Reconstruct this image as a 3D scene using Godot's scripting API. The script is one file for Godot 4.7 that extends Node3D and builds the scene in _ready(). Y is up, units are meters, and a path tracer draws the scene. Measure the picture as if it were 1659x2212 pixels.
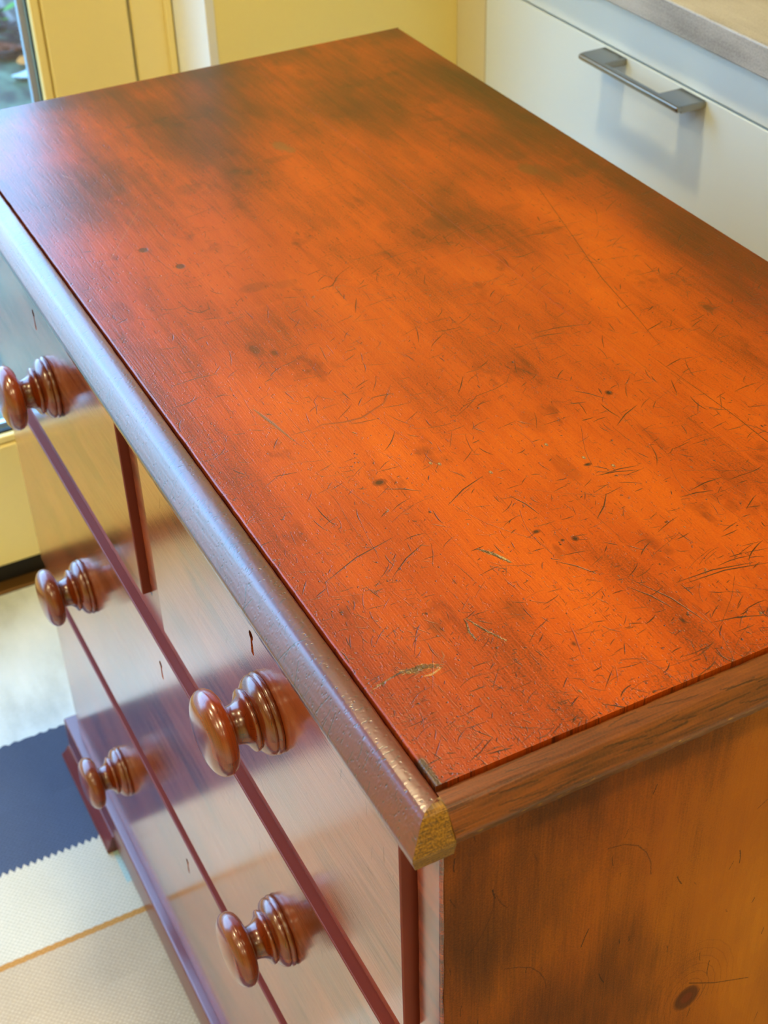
extends Node3D

# ------------------------------------------------------------------ canvas for computed wood surfaces
class Canvas:
	var w := 0
	var h := 0
	var x0 := 0.0      # metres at the left edge, metres at the top edge, pixels per metre
	var z0 := 0.0
	var dx := 1.0
	var dz := 1.0
	var px := PackedInt32Array()
	var ht := PackedByteArray()

	func dab(cx: float, cy: float, rx: float, ry: float, col: Color, a: float, dep: float) -> void:
		var px0 := int(maxf(0.0, floorf(cx - rx)))
		var px1 := int(minf(w - 1.0, ceilf(cx + rx)))
		var py0 := int(maxf(0.0, floorf(cy - ry)))
		var py1 := int(minf(h - 1.0, ceilf(cy + ry)))
		if px0 > px1 or py0 > py1:
			return
		var r := int(col.r * 255.0)
		var g := int(col.g * 255.0)
		var b := int(col.b * 255.0)
		for y in range(py0, py1 + 1):
			var ey := (y - cy) / ry
			ey *= ey
			for x in range(px0, px1 + 1):
				var ex := (x - cx) / rx
				var k := 1.0 - ex * ex - ey
				if k <= 0.0:
					continue
				k = minf(1.0, k * 2.0)
				var i := y * w + x
				var c := px[i]
				var t := int(256.0 * a * k)
				var cr := c & 255
				var cg := (c >> 8) & 255
				var cb := (c >> 16) & 255
				cr += ((r - cr) * t) >> 8
				cg += ((g - cg) * t) >> 8
				cb += ((b - cb) * t) >> 8
				px[i] = cr | (cg << 8) | (cb << 16) | (255 << 24)
				ht[i] = clampi(ht[i] - int(dep * k), 0, 255)

	# points in metres, width in millimetres
	func stroke(pts: Array, wide: float, col: Color, a: float, dep: float, taper := true) -> void:
		var rx := maxf(0.7, wide * 0.0005 * dx)
		var ry := maxf(0.7, wide * 0.0005 * dz)
		var lo := Vector2(1e9, 1e9)
		var hi := Vector2(-1e9, -1e9)
		for p in pts:
			lo = lo.min(p)
			hi = hi.max(p)
		if (hi.x - x0) * dx < -4 or (lo.x - x0) * dx > w + 4 or (hi.y - z0) * dz < -4 or (lo.y - z0) * dz > h + 4:
			return
		var n := pts.size() - 1
		for s in n:
			var p: Vector2 = pts[s]
			var q: Vector2 = pts[s + 1]
			var a0 := Vector2((p.x - x0) * dx, (p.y - z0) * dz)
			var a1 := Vector2((q.x - x0) * dx, (q.y - z0) * dz)
			var steps := int(maxf(1.0, a0.distance_to(a1) / maxf(0.8, minf(rx, ry))))
			for k in steps:
				var f := (k + 0.5) / steps
				var all := (s + f) / n
				var thin := 1.0
				if taper:
					thin = 0.45 + 0.55 * sin(PI * all)
				var c := a0.lerp(a1, f)
				dab(c.x, c.y, maxf(0.7, rx * thin), maxf(0.7, ry * thin), col, a, dep / 2.2)

	func blot(p: Vector2, size: Vector2, col: Color, a: float, dep: float) -> void:
		dab((p.x - x0) * dx, (p.y - z0) * dz, maxf(0.8, size.x * 0.001 * dx), maxf(0.8, size.y * 0.001 * dz), col, a, dep)

	func color_texture() -> ImageTexture:
		var im := Image.create_from_data(w, h, false, Image.FORMAT_RGBA8, px.to_byte_array())
		return ImageTexture.create_from_image(im)

	func height_texture() -> ImageTexture:
		return ImageTexture.create_from_image(Image.create_from_data(w, h, false, Image.FORMAT_L8, ht))


func noise(n_seed: int, per_m: float, density: float, octaves := 3) -> FastNoiseLite:
	var n := FastNoiseLite.new()
	n.seed = n_seed
	n.noise_type = FastNoiseLite.TYPE_SIMPLEX_SMOOTH
	n.frequency = per_m / density
	n.fractal_type = FastNoiseLite.FRACTAL_FBM if octaves > 1 else FastNoiseLite.FRACTAL_NONE
	n.fractal_octaves = octaves
	return n


# noise over a w x h canvas whose features are `long` times longer along x (or along y when `tall`)
func field(c: Canvas, n_seed: int, per_m: float, long: float, octaves := 3, tall := false) -> PackedByteArray:
	var dens := c.dz if not tall else c.dx
	var n := noise(n_seed, per_m, dens, octaves)
	var im: Image
	if tall:
		var hh := int(maxf(4.0, ceilf(c.h / (long * c.dz / c.dx))))
		n.offset = Vector3(c.x0 * c.dx, c.z0 * c.dx / long, 0)
		im = n.get_image(c.w, hh, false, false, false)
	else:
		var ww := int(maxf(4.0, ceilf(c.w / (long * c.dx / c.dz))))
		n.offset = Vector3(c.x0 * c.dz / long, c.z0 * c.dz, 0)
		im = n.get_image(ww, c.h, false, false, false)
	if im.get_width() != c.w or im.get_height() != c.h:
		im.resize(c.w, c.h, Image.INTERPOLATE_CUBIC)
	im.convert(Image.FORMAT_L8)
	return im.get_data()


# a table of 16 hues x 256 tones
func ramp(dark0: Color, mid0: Color, light0: Color, dark1: Color, mid1: Color, light1: Color) -> PackedInt32Array:
	var t := PackedInt32Array()
	t.resize(4096)
	for hue in 16:
		var f := hue / 15.0
		var d := dark0.lerp(dark1, f)
		var m := mid0.lerp(mid1, f)
		var l := light0.lerp(light1, f)
		for k in 256:
			var c := d.lerp(m, k / 128.0) if k < 128 else m.lerp(l, (k - 128) / 127.0)
			t[hue * 256 + k] = int(c.r * 255) | (int(c.g * 255) << 8) | (int(c.b * 255) << 16) | (255 << 24)
	return t


func canvas(x0: float, z0: float, x1: float, z1: float, w: int, h: int) -> Canvas:
	var c := Canvas.new()
	c.w = w
	c.h = h
	c.x0 = x0
	c.z0 = z0
	c.dx = w / (x1 - x0)
	c.dz = h / (z1 - z0)
	return c


# macro: a small picture of slow tone (r) and hue (g) changes, or null
func fill_wood(c: Canvas, lut: PackedInt32Array, n_seed: int, grain: float, weights: Array, macro: Image = null, tall := false, deep := 26) -> void:
	var n := c.w * c.h
	var g := field(c, n_seed, grain, 30.0, 2, tall)
	var g2 := field(c, n_seed + 1, grain * 0.16, 22.0, 3, tall)
	var b := field(c, n_seed + 2, 9.0, 2.2, 4, tall)
	var f := field(c, n_seed + 3, 640.0, 1.0, 2)
	var hu := field(c, n_seed + 4, 5.0, 3.0, 3, tall)
	var mt := PackedByteArray()
	var mh := PackedByteArray()
	if macro:
		var a: Image = macro.duplicate()
		a.resize(c.w, c.h, Image.INTERPOLATE_CUBIC)
		a.convert(Image.FORMAT_RG8)
		var raw := a.get_data()
		mt.resize(n)
		mh.resize(n)
		for i in n:
			mt[i] = raw[i * 2]
			mh[i] = raw[i * 2 + 1]
	else:
		mt.resize(n)
		mt.fill(128)
		mh.resize(n)
		mh.fill(128)
	c.px.resize(n)
	c.ht.resize(n)
	var wg: int = weights[0]
	var w2: int = weights[1]
	var wb: int = weights[2]
	var wf: int = weights[3]
	var wh: int = weights[4]
	var base: int = weights[5]
	var sub := 128 * (wg + w2 + wb + wf)
	for i in n:
		var t := base + mt[i] - 128 + ((g[i] * wg + g2[i] * w2 + b[i] * wb + f[i] * wf - sub) >> 6)
		var hue := mh[i] + (((hu[i] - 128) * wh) >> 6)
		t = 0 if t < 0 else (255 if t > 255 else t)
		hue = 0 if hue < 0 else (255 if hue > 255 else hue)
		c.px[i] = lut[((hue >> 4) << 8) | t]
		c.ht[i] = 185 + (((g[i] - 128) * deep + (f[i] - 128) * 14) >> 7)


# ------------------------------------------------------------------ geometry
var uv_axes := 0                       # 0: x,y  1: z,y  2: x,z
var uv_map := Vector4(0, 1, 0, 1)      # u = (a - x) * y ; v = (b - z) * w


func begin() -> SurfaceTool:
	var st := SurfaceTool.new()
	st.begin(Mesh.PRIMITIVE_TRIANGLES)
	return st


func uv_of(p: Vector3) -> Vector2:
	var a := p.x if uv_axes != 1 else p.z
	var b := p.y if uv_axes != 2 else p.z
	return Vector2((a - uv_map.x) * uv_map.y, (b - uv_map.z) * uv_map.w)


func tri(st: SurfaceTool, p: Array, n: Array, uv: Array = []) -> void:
	var a: Vector3 = p[0]
	var b: Vector3 = p[1]
	var c: Vector3 = p[2]
	var face := (b - a).cross(c - a)
	if face.length_squared() < 1e-16:
		return
	var order := [0, 1, 2]
	if face.dot(n[0] + n[1] + n[2]) > 0:
		order = [0, 2, 1]
	for k in order:
		st.set_normal(n[k])
		st.set_uv(uv[k] if uv.size() else uv_of(p[k]))
		st.add_vertex(p[k])


func quad(st: SurfaceTool, a: Vector3, b: Vector3, c: Vector3, d: Vector3, na: Vector3, nb: Vector3, nc: Vector3, nd: Vector3, uv: Array = []) -> void:
	tri(st, [a, b, c], [na, nb, nc], [uv[0], uv[1], uv[2]] if uv.size() else [])
	tri(st, [a, c, d], [na, nc, nd], [uv[0], uv[2], uv[3]] if uv.size() else [])


# a box between two corners with softened edges; skip: a face not to build (its normal), or zero
func box(st: SurfaceTool, lo: Vector3, hi: Vector3, b := 0.002, xf := Transform3D(), skip := Vector3.ZERO) -> void:
	var c := (lo + hi) / 2
	var h := (hi - lo) / 2
	b = minf(b, minf(h.x, minf(h.y, h.z)) * 0.9)
	var axes := [Vector3.RIGHT, Vector3.UP, Vector3.BACK]
	for k in 3:
		for s in [-1.0, 1.0]:
			var n: Vector3 = axes[k] * s
			if n == skip:
				continue
			var u: Vector3 = axes[(k + 1) % 3]
			var v: Vector3 = axes[(k + 2) % 3]
			var hu := h[(k + 1) % 3] - b
			var hv := h[(k + 2) % 3] - b
			var o := c + n * h[k]
			var nn := xf.basis * n
			quad(st, xf * (o - u * hu - v * hv), xf * (o + u * hu - v * hv), xf * (o + u * hu + v * hv), xf * (o - u * hu + v * hv), nn, nn, nn, nn)
	for k in 3:
		var u: Vector3 = axes[(k + 1) % 3]
		var v: Vector3 = axes[(k + 2) % 3]
		var w: Vector3 = axes[k]
		for s in [-1.0, 1.0]:
			for t in [-1.0, 1.0]:
				var nu: Vector3 = u * s
				var nv: Vector3 = v * t
				var pu := c + nu * h[(k + 1) % 3] + nv * (h[(k + 2) % 3] - b)
				var pv := c + nu * (h[(k + 1) % 3] - b) + nv * h[(k + 2) % 3]
				var l := w * (h[k] - b)
				quad(st, xf * (pu - l), xf * (pu + l), xf * (pv + l), xf * (pv - l), xf.basis * nu, xf.basis * nu, xf.basis * nv, xf.basis * nv)
	for sx in [-1.0, 1.0]:
		for sy in [-1.0, 1.0]:
			for sz in [-1.0, 1.0]:
				var s := Vector3(sx, sy, sz)
				var p := []
				var n := []
				for k in 3:
					var q := h - Vector3.ONE * b
					q[k] = h[k]
					var d := Vector3.ZERO
					d[k] = s[k]
					p.append(xf * (c + q * s))
					n.append(xf.basis * d)
				tri(st, p, n)


# profile: points (out, up) swept along x from x0 to x1, open or closed; smooth where the bend is slight
# wear: noise that nibbles at the profile; uv: u along the length, v along the profile
func sweep(st: SurfaceTool, prof: PackedVector2Array, x0: float, x1: float, n: int, xf := Transform3D(), wear := 0.0, n_seed := 1, caps := true, round_deg := 42.0, uvs := true, hip := PackedFloat32Array()) -> void:
	var m := prof.size()
	var len_at := [0.0]
	for i in range(1, m + 1):
		len_at.append(len_at[i - 1] + prof[i % m].distance_to(prof[i - 1]))
	var area := 0.0
	for i in m:
		area += prof[i].cross(prof[(i + 1) % m])
	var side := 1.0 if area > 0 else -1.0
	var fn := []
	for i in m:
		var d := (prof[(i + 1) % m] - prof[i]).normalized()
		fn.append(Vector2(d.y, -d.x) * side)
	var fl := FastNoiseLite.new()
	fl.seed = n_seed
	fl.frequency = 1.0
	var rows := []
	for k in n + 1:
		var x := lerpf(x0, x1, float(k) / n)
		var row := []
		for i in m:
			var p := prof[i]
			if wear > 0:
				var nn: Vector2 = (fn[i] + fn[(i + m - 1) % m]).normalized()
				var sharp: float = 0.35 + 0.65 * clampf(1.0 - fn[i].dot(fn[(i + m - 1) % m]), 0, 1)
				p -= nn * wear * sharp * maxf(0.0, fl.get_noise_2d(x * 60.0, i * 3.1) + 0.6 * fl.get_noise_2d(x * 240.0, i * 5.3 + 40.0) + 0.15)
			row.append(Vector3(hip[i] if hip.size() and k == (0 if hip[0] < -0.5 else n) else x, p.y, p.x))
		rows.append(row)
	var total: float = len_at[m]
	for i in m:
		var j := (i + 1) % m
		var na: Vector2 = fn[i]
		var nb: Vector2 = fn[i]
		if rad_to_deg(absf(fn[i].angle_to(fn[(i + m - 1) % m]))) < round_deg:
			na = (fn[i] + fn[(i + m - 1) % m]).normalized()
		if rad_to_deg(absf(fn[i].angle_to(fn[j]))) < round_deg:
			nb = (fn[i] + fn[j]).normalized()
		var a3 := xf.basis * Vector3(0, na.y, na.x)
		var b3 := xf.basis * Vector3(0, nb.y, nb.x)
		var va: float = len_at[i] / total
		var vb: float = len_at[i + 1] / total
		for k in n:
			var ua := float(k) / n
			var ub := float(k + 1) / n
			quad(st, xf * rows[k][i], xf * rows[k + 1][i], xf * rows[k + 1][j], xf * rows[k][j], a3, a3, b3, b3, [Vector2(ua, va), Vector2(ub, va), Vector2(ub, vb), Vector2(ua, vb)] if uvs else [])
	if caps:
		var ids := Geometry2D.triangulate_polygon(prof)
		for e in [0, n]:
			var nn: Vector3 = xf.basis * Vector3(-1 if e == 0 else 1, 0, 0)
			for t in range(0, ids.size(), 3):
				tri(st, [xf * rows[e][ids[t]], xf * rows[e][ids[t + 1]], xf * rows[e][ids[t + 2]]], [nn, nn, nn], [Vector2(0.002, 0.3), Vector2(0.002, 0.35), Vector2(0.004, 0.3)] if uvs else [])


# a profile (radius, z) turned about z; seg sides
func lathe(st: SurfaceTool, prof: PackedVector2Array, seg: int, xf := Transform3D(), round_deg := 50.0) -> void:
	var m := prof.size()
	var fn := []
	for i in m - 1:
		var d := (prof[i + 1] - prof[i]).normalized()
		fn.append(Vector2(d.y, -d.x))
	for i in m - 1:
		var na: Vector2 = fn[i]
		var nb: Vector2 = fn[i]
		if i > 0 and rad_to_deg(absf(fn[i].angle_to(fn[i - 1]))) < round_deg:
			na = (fn[i] + fn[i - 1]).normalized()
		if i < m - 2 and rad_to_deg(absf(fn[i].angle_to(fn[i + 1]))) < round_deg:
			nb = (fn[i] + fn[i + 1]).normalized()
		for k in seg:
			var a := TAU * k / seg
			var b := TAU * (k + 1) / seg
			var ca := Vector3(cos(a), sin(a), 0)
			var cb := Vector3(cos(b), sin(b), 0)
			var z := Vector3(0, 0, 1)
			quad(st, xf * (ca * prof[i].x + z * prof[i].y), xf * (cb * prof[i].x + z * prof[i].y), xf * (cb * prof[i + 1].x + z * prof[i + 1].y), xf * (ca * prof[i + 1].x + z * prof[i + 1].y),
				xf.basis * (ca * na.x + z * na.y), xf.basis * (cb * na.x + z * na.y), xf.basis * (cb * nb.x + z * nb.y), xf.basis * (ca * nb.x + z * nb.y),
				[Vector2(k / float(seg) * 2, i / float(m)), Vector2((k + 1) / float(seg) * 2, i / float(m)), Vector2((k + 1) / float(seg) * 2, (i + 1) / float(m)), Vector2(k / float(seg) * 2, (i + 1) / float(m))])


# a flat polygon (x, y) given thickness along z from z0 to z1
func slab(st: SurfaceTool, poly: PackedVector2Array, z0: float, z1: float, xf := Transform3D()) -> void:
	var ids := Geometry2D.triangulate_polygon(poly)
	for e in 2:
		var z := z0 if e == 0 else z1
		var nn: Vector3 = xf.basis * Vector3(0, 0, -1 if e == 0 else 1)
		for t in range(0, ids.size(), 3):
			var p := []
			for k in 3:
				p.append(xf * Vector3(poly[ids[t + k]].x, poly[ids[t + k]].y, z))
			tri(st, p, [nn, nn, nn])
	var s := -1.0 if Geometry2D.is_polygon_clockwise(poly) else 1.0
	for i in poly.size():
		var a := poly[i]
		var b := poly[(i + 1) % poly.size()]
		var d := (b - a).normalized() * s
		var nn: Vector3 = xf.basis * Vector3(d.y, -d.x, 0)
		quad(st, xf * Vector3(a.x, a.y, z0), xf * Vector3(b.x, b.y, z0), xf * Vector3(b.x, b.y, z1), xf * Vector3(a.x, a.y, z1), nn, nn, nn, nn)


# ------------------------------------------------------------------ objects
var taken := {}


func numbered(called: String) -> String:
	taken[called] = taken.get(called, -1) + 1
	return called if taken[called] == 0 else "%s_%03d" % [called, taken[called]]


func tag(o: Node3D, label: String, category: String, group := "") -> void:
	o.set_meta("label", label)
	o.set_meta("category", category)
	if group:
		o.set_meta("group", group)


func thing(called: String, label: String, category: String, at := Vector3.ZERO, group := "") -> Node3D:
	var o := Node3D.new()
	o.name = numbered(called)
	add_child(o)
	o.position = at
	tag(o, label, category, group)
	return o


# the mesh is in room coordinates; it is hung under `parent` so that it stays where it is
func part(called: String, st: SurfaceTool, m: Material, parent: Node3D) -> MeshInstance3D:
	var o := MeshInstance3D.new()
	o.name = called
	o.mesh = st.commit()
	o.mesh.surface_set_material(0, m)
	parent.add_child(o, true)
	var at := Vector3.ZERO
	var p: Node = parent
	while p is Node3D and p != self:
		at += p.position
		p = p.get_parent()
	o.position = -at
	return o


func struct(called: String, st: SurfaceTool, m: Material) -> MeshInstance3D:
	var o := part(called, st, m, self)
	o.set_meta("kind", "structure")
	return o


func plain(c: Color, rough := 0.6, spec := 0.5) -> StandardMaterial3D:
	var m := StandardMaterial3D.new()
	m.albedo_color = c
	m.roughness = rough
	m.metallic_specular = spec
	return m


func skin(c: Canvas, rough: float, relief: float, coat := 0.0, spec := 0.5) -> StandardMaterial3D:
	var m := StandardMaterial3D.new()
	m.albedo_texture = c.color_texture()
	m.roughness = rough
	m.metallic_specular = spec
	m.heightmap_enabled = true
	m.heightmap_texture = c.height_texture()
	m.heightmap_scale = relief
	if coat > 0:
		m.clearcoat_enabled = true
		m.clearcoat = coat
		m.clearcoat_roughness = rough * 0.8
	return m


func _ready() -> void:
	camera_sky_and_lights()
	room()
	french_doors()
	garden()
	kitchen()
	rug()
	chest()


# ------------------------------------------------------------------ camera, sky, lamps
const LAMPS := [[-0.75, -0.1], [0.65, -0.1], [1.85, -0.1], [-0.55, 1.0], [0.65, 1.0], [1.85, 1.0], [-0.55, 2.1], [0.65, 2.1], [1.85, 2.1]]
const WARM := Color(1.0, 0.91, 0.70)


func camera_sky_and_lights() -> void:
	var cam := Camera3D.new()
	cam.name = "camera"
	add_child(cam)
	var fwd := Vector3(-0.70899551, -0.61089634, -0.35232232)
	var right := Vector3(0.46205622, -0.02498383, -0.88649865)
	var up := Vector3(-0.53275643, 0.79131629, -0.29998188)
	cam.transform = Transform3D(Basis(right, up, -fwd), Vector3(0.40458, 1.39325, 0.2232))
	var lens := CameraAttributesPhysical.new()
	lens.frustum_focal_length = 33.905
	lens.frustum_focus_distance = 0.86
	lens.exposure_aperture = 10.0
	lens.frustum_near = 0.02
	lens.frustum_far = 60.0
	cam.attributes = lens
	cam.fov = 38.978
	cam.current = true

	var sky := ProceduralSkyMaterial.new()
	sky.sky_top_color = Color(0.54, 0.76, 1.0)
	sky.sky_horizon_color = Color(0.60, 0.81, 1.0)
	sky.sky_curve = 0.3
	sky.ground_bottom_color = Color(0.4, 0.42, 0.42)
	sky.ground_horizon_color = Color(0.6, 0.66, 0.7)
	sky.sky_energy_multiplier = 1.0
	var env := Environment.new()
	env.background_mode = Environment.BG_SKY
	env.sky = Sky.new()
	env.sky.sky_material = sky
	env.background_energy_multiplier = 6.8
	env.tonemap_mode = Environment.TONE_MAPPER_LINEAR
	env.tonemap_exposure = 1.44
	env.sdfgi_enabled = true
	env.ssao_enabled = true
	env.ssil_enabled = true
	var we := WorldEnvironment.new()
	we.name = "world_environment"
	we.environment = env
	add_child(we)

	for k in LAMPS.size():
		downlight(LAMPS[k][0], LAMPS[k][1], 1.48, k)


func downlight(x: float, z: float, energy: float, k: int) -> void:
	var at := Vector3(x, 2.4, z)
	var t := thing("downlight", "round white downlight in the ceiling row %s, %s" % [["nearest the cabinets", "over the rug", "farthest from the cabinets"][k / 3], ["glass door side", "middle", "right wall side"][k % 3]], "ceiling light", at, "recessed ceiling downlights")
	var st := begin()
	lathe(st, PackedVector2Array([Vector2(0.032, 0.0), Vector2(0.045, -0.001), Vector2(0.047, -0.005), Vector2(0.043, -0.008), Vector2(0.034, -0.006), Vector2(0.031, 0.002)]), 28, Transform3D(Basis(Vector3.RIGHT, -PI / 2), at))
	part("bezel", st, plain(Color(0.9, 0.9, 0.88), 0.4), t)
	st = begin()
	lathe(st, PackedVector2Array([Vector2(0.032, -0.001), Vector2(0.02, -0.003), Vector2(0.0, -0.004)]), 24, Transform3D(Basis(Vector3.RIGHT, -PI / 2), at))
	var glow := plain(WARM, 0.4)
	glow.emission_enabled = true
	glow.emission = WARM
	glow.emission_energy_multiplier = 3.0
	part("lens", st, glow, t)
	var l := SpotLight3D.new()
	l.name = "lamp"
	l.light_color = WARM
	l.light_energy = energy
	l.light_size = 0.08
	l.spot_range = 8.0
	l.spot_attenuation = 2.0
	l.spot_angle = 62.0
	l.spot_angle_attenuation = 0.8
	l.shadow_enabled = true
	t.add_child(l)
	l.position = Vector3(0, -0.012, 0)
	l.rotation_degrees = Vector3(-90, 0, 0)


# ------------------------------------------------------------------ room
const WALL_X := -1.222      # inner face of the left wall
const DOOR_X := -1.342      # inner face of the doors and their frame
const DOOR_Z0 := -0.378     # opening in the left wall
const DOOR_Z1 := 1.62


func room() -> void:
	var c := canvas(0, 0, 1.2, 1.2, 768, 768)
	fill_wood(c, ramp(Color(0.60, 0.61, 0.57), Color(0.76, 0.79, 0.76), Color(0.84, 0.86, 0.84), Color(0.56, 0.58, 0.55), Color(0.73, 0.76, 0.75), Color(0.82, 0.84, 0.83)), 71, 60.0, [6, 10, 60, 14, 40, 128])
	var stone := skin(c, 0.42, 0.02)
	stone.uv1_triplanar = true
	stone.uv1_world_triplanar = true
	stone.uv1_scale = Vector3.ONE * 0.83
	stone.uv1_offset = Vector3.ONE * 0.3
	var st := begin()
	box(st, Vector3(-1.5, -0.2, -1.45), Vector3(3.15, -0.007, 3.15), 0.002)
	struct("floor", st, stone)

	var cream := plain(Color(0.99, 0.93, 0.62), 0.5)
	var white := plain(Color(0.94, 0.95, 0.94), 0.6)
	st = begin()
	box(st, Vector3(-1.5, -0.007, -1.45), Vector3(WALL_X, 2.4, DOOR_Z0), 0.003)
	box(st, Vector3(-1.5, -0.007, DOOR_Z1), Vector3(WALL_X, 2.4, 3.15), 0.003)
	box(st, Vector3(-1.5, 2.12, DOOR_Z0), Vector3(WALL_X, 2.4, DOOR_Z1), 0.003)
	struct("wall_left", st, cream)
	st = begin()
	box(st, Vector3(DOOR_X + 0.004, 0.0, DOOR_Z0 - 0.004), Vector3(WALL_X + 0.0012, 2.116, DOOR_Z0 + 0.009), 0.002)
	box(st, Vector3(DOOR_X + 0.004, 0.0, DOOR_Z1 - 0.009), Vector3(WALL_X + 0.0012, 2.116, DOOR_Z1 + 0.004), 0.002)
	struct("trim_1", st, white)  # door reveal; its white puts the cool daylight on it into the colour
	st = begin()
	box(st, Vector3(WALL_X, -0.007, -1.45), Vector3(3.0, 2.4, -1.31), 0.002)
	struct("wall_back", st, cream)
	st = begin()
	box(st, Vector3(3.0, -0.007, -1.45), Vector3(3.15, 2.4, 3.15), 0.002)
	struct("wall_right", st, cream)
	st = begin()
	box(st, Vector3(WALL_X, -0.007, 3.0), Vector3(3.0, 2.4, 3.15), 0.002)
	struct("wall_front", st, cream)
	st = begin()
	box(st, Vector3(-1.5, 2.4, -1.45), Vector3(3.15, 2.55, 3.15), 0.002)
	struct("ceiling", st, plain(Color(0.93, 0.92, 0.88), 0.8))


func french_doors() -> void:
	var paint := plain(Color(0.95, 0.88, 0.60), 0.32)
	var rubber := plain(Color(0.05, 0.11, 0.12), 0.4)
	var spacer := plain(Color(0.75, 0.82, 0.88), 0.25)
	spacer.metallic = 0.7
	var glass := StandardMaterial3D.new()
	glass.albedo_color = Color(1, 1, 1, 0.04)
	glass.transparency = BaseMaterial3D.TRANSPARENCY_ALPHA
	glass.roughness = 0.02
	# frame
	var st := begin()
	var x0 := DOOR_X - 0.075
	box(st, Vector3(x0, 0.0, DOOR_Z0 + 0.0), Vector3(DOOR_X, 2.116, -0.3165), 0.003)
	box(st, Vector3(x0, 0.0, DOOR_Z1 - 0.0615), Vector3(DOOR_X, 2.116, DOOR_Z1), 0.003)
	box(st, Vector3(x0, 2.055, -0.3165), Vector3(DOOR_X, 2.116, DOOR_Z1 - 0.0615), 0.003)
	# rounded nosing along the frame's room edge
	box(st, Vector3(DOOR_X, 0.0, DOOR_Z0 + 0.009), Vector3(DOOR_X + 0.008, 2.11, DOOR_Z0 + 0.02), 0.004)
	struct("trim_2", st, paint)
	# shade in the gap under the doors, put in as a dark bar, bronze strip on the floor before it
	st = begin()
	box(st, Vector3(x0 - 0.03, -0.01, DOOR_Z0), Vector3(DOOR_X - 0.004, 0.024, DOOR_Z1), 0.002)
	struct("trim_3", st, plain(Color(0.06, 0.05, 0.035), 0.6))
	st = begin()
	box(st, Vector3(DOOR_X - 0.004, -0.01, DOOR_Z0 + 0.01), Vector3(DOOR_X + 0.022, -0.002, DOOR_Z1 - 0.01), 0.002)
	var bronze := plain(Color(0.42, 0.29, 0.13), 0.35)
	bronze.metallic = 0.6
	struct("trim_4", st, bronze)
	for k in 1:
		var z0 := -0.3135
		var z1 := DOOR_Z1 - 0.065
		var d := Node3D.new()
		d.name = "door_%d" % (k + 1)
		d.set_meta("kind", "structure")
		add_child(d)
		d.position = Vector3(DOOR_X, 0.026, z0)
		var xb := DOOR_X - 0.044
		var y0 := 0.026
		var y1 := 2.052
		var g0 := z0 + 0.107
		var g1 := z1 - 0.107
		var h0 := y0 + 0.205
		var h1 := y1 - 0.1
		for s in 2:
			st = begin()
			var a := z0 if s == 0 else g1
			var b := g0 if s == 0 else z1
			box(st, Vector3(xb, y0, a), Vector3(DOOR_X, y1, b), 0.003)
			part("stile", st, paint, d)
		st = begin()
		box(st, Vector3(xb, y0, g0), Vector3(DOOR_X - 0.0005, h0, g1), 0.003)
		part("rail", st, paint, d)
		st = begin()
		box(st, Vector3(xb, h1, g0), Vector3(DOOR_X - 0.0005, y1, g1), 0.003)
		part("rail", st, paint, d)
		# beads stand just inside the rails, rounded to the glass
		for s in 4:
			st = begin()
			var w := 0.014
			var xm := DOOR_X - 0.016
			if s == 0:
				box(st, Vector3(xm, h0, g0), Vector3(DOOR_X - 0.004, h1, g0 + w), 0.004)
			elif s == 1:
				box(st, Vector3(xm, h0, g1 - w), Vector3(DOOR_X - 0.004, h1, g1), 0.004)
			elif s == 2:
				box(st, Vector3(xm, h0, g0 + w), Vector3(DOOR_X - 0.004, h0 + w, g1 - w), 0.004)
			else:
				box(st, Vector3(xm, h1 - w, g0 + w), Vector3(DOOR_X - 0.004, h1, g1 - w), 0.004)
			part("glazing_bead", st, paint, d)
		st = begin()
		for s in 2:
			var a := g0 + 0.011 if s == 0 else g1 - 0.018
			box(st, Vector3(DOOR_X - 0.02, h0 + 0.01, a), Vector3(DOOR_X - 0.013, h1 - 0.01, a + 0.0045), 0.001)
			var e := h0 + 0.011 if s == 0 else h1 - 0.018
			box(st, Vector3(DOOR_X - 0.02, e, g0 + 0.018), Vector3(DOOR_X - 0.013, e + 0.007, g1 - 0.018), 0.001)
		part("gasket", st, rubber, d)
		st = begin()
		for s in 2:
			var a := g0 + 0.014 if s == 0 else g1 - 0.026
			box(st, Vector3(DOOR_X - 0.034, h0 + 0.01, a), Vector3(DOOR_X - 0.024, h1 - 0.01, a + 0.010), 0.001)
			var e := h0 + 0.012 if s == 0 else h1 - 0.024
			box(st, Vector3(DOOR_X - 0.034, e, g0 + 0.026), Vector3(DOOR_X - 0.024, e + 0.012, g1 - 0.026), 0.001)
		part("glass_spacer", st, spacer, d)
		st = begin()
		box(st, Vector3(DOOR_X - 0.0235, h0 + 0.004, g0 + 0.004), Vector3(DOOR_X - 0.0205, h1 - 0.004, g1 - 0.004), 0.0005)
		part("glass_pane", st, glass, d)


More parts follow.
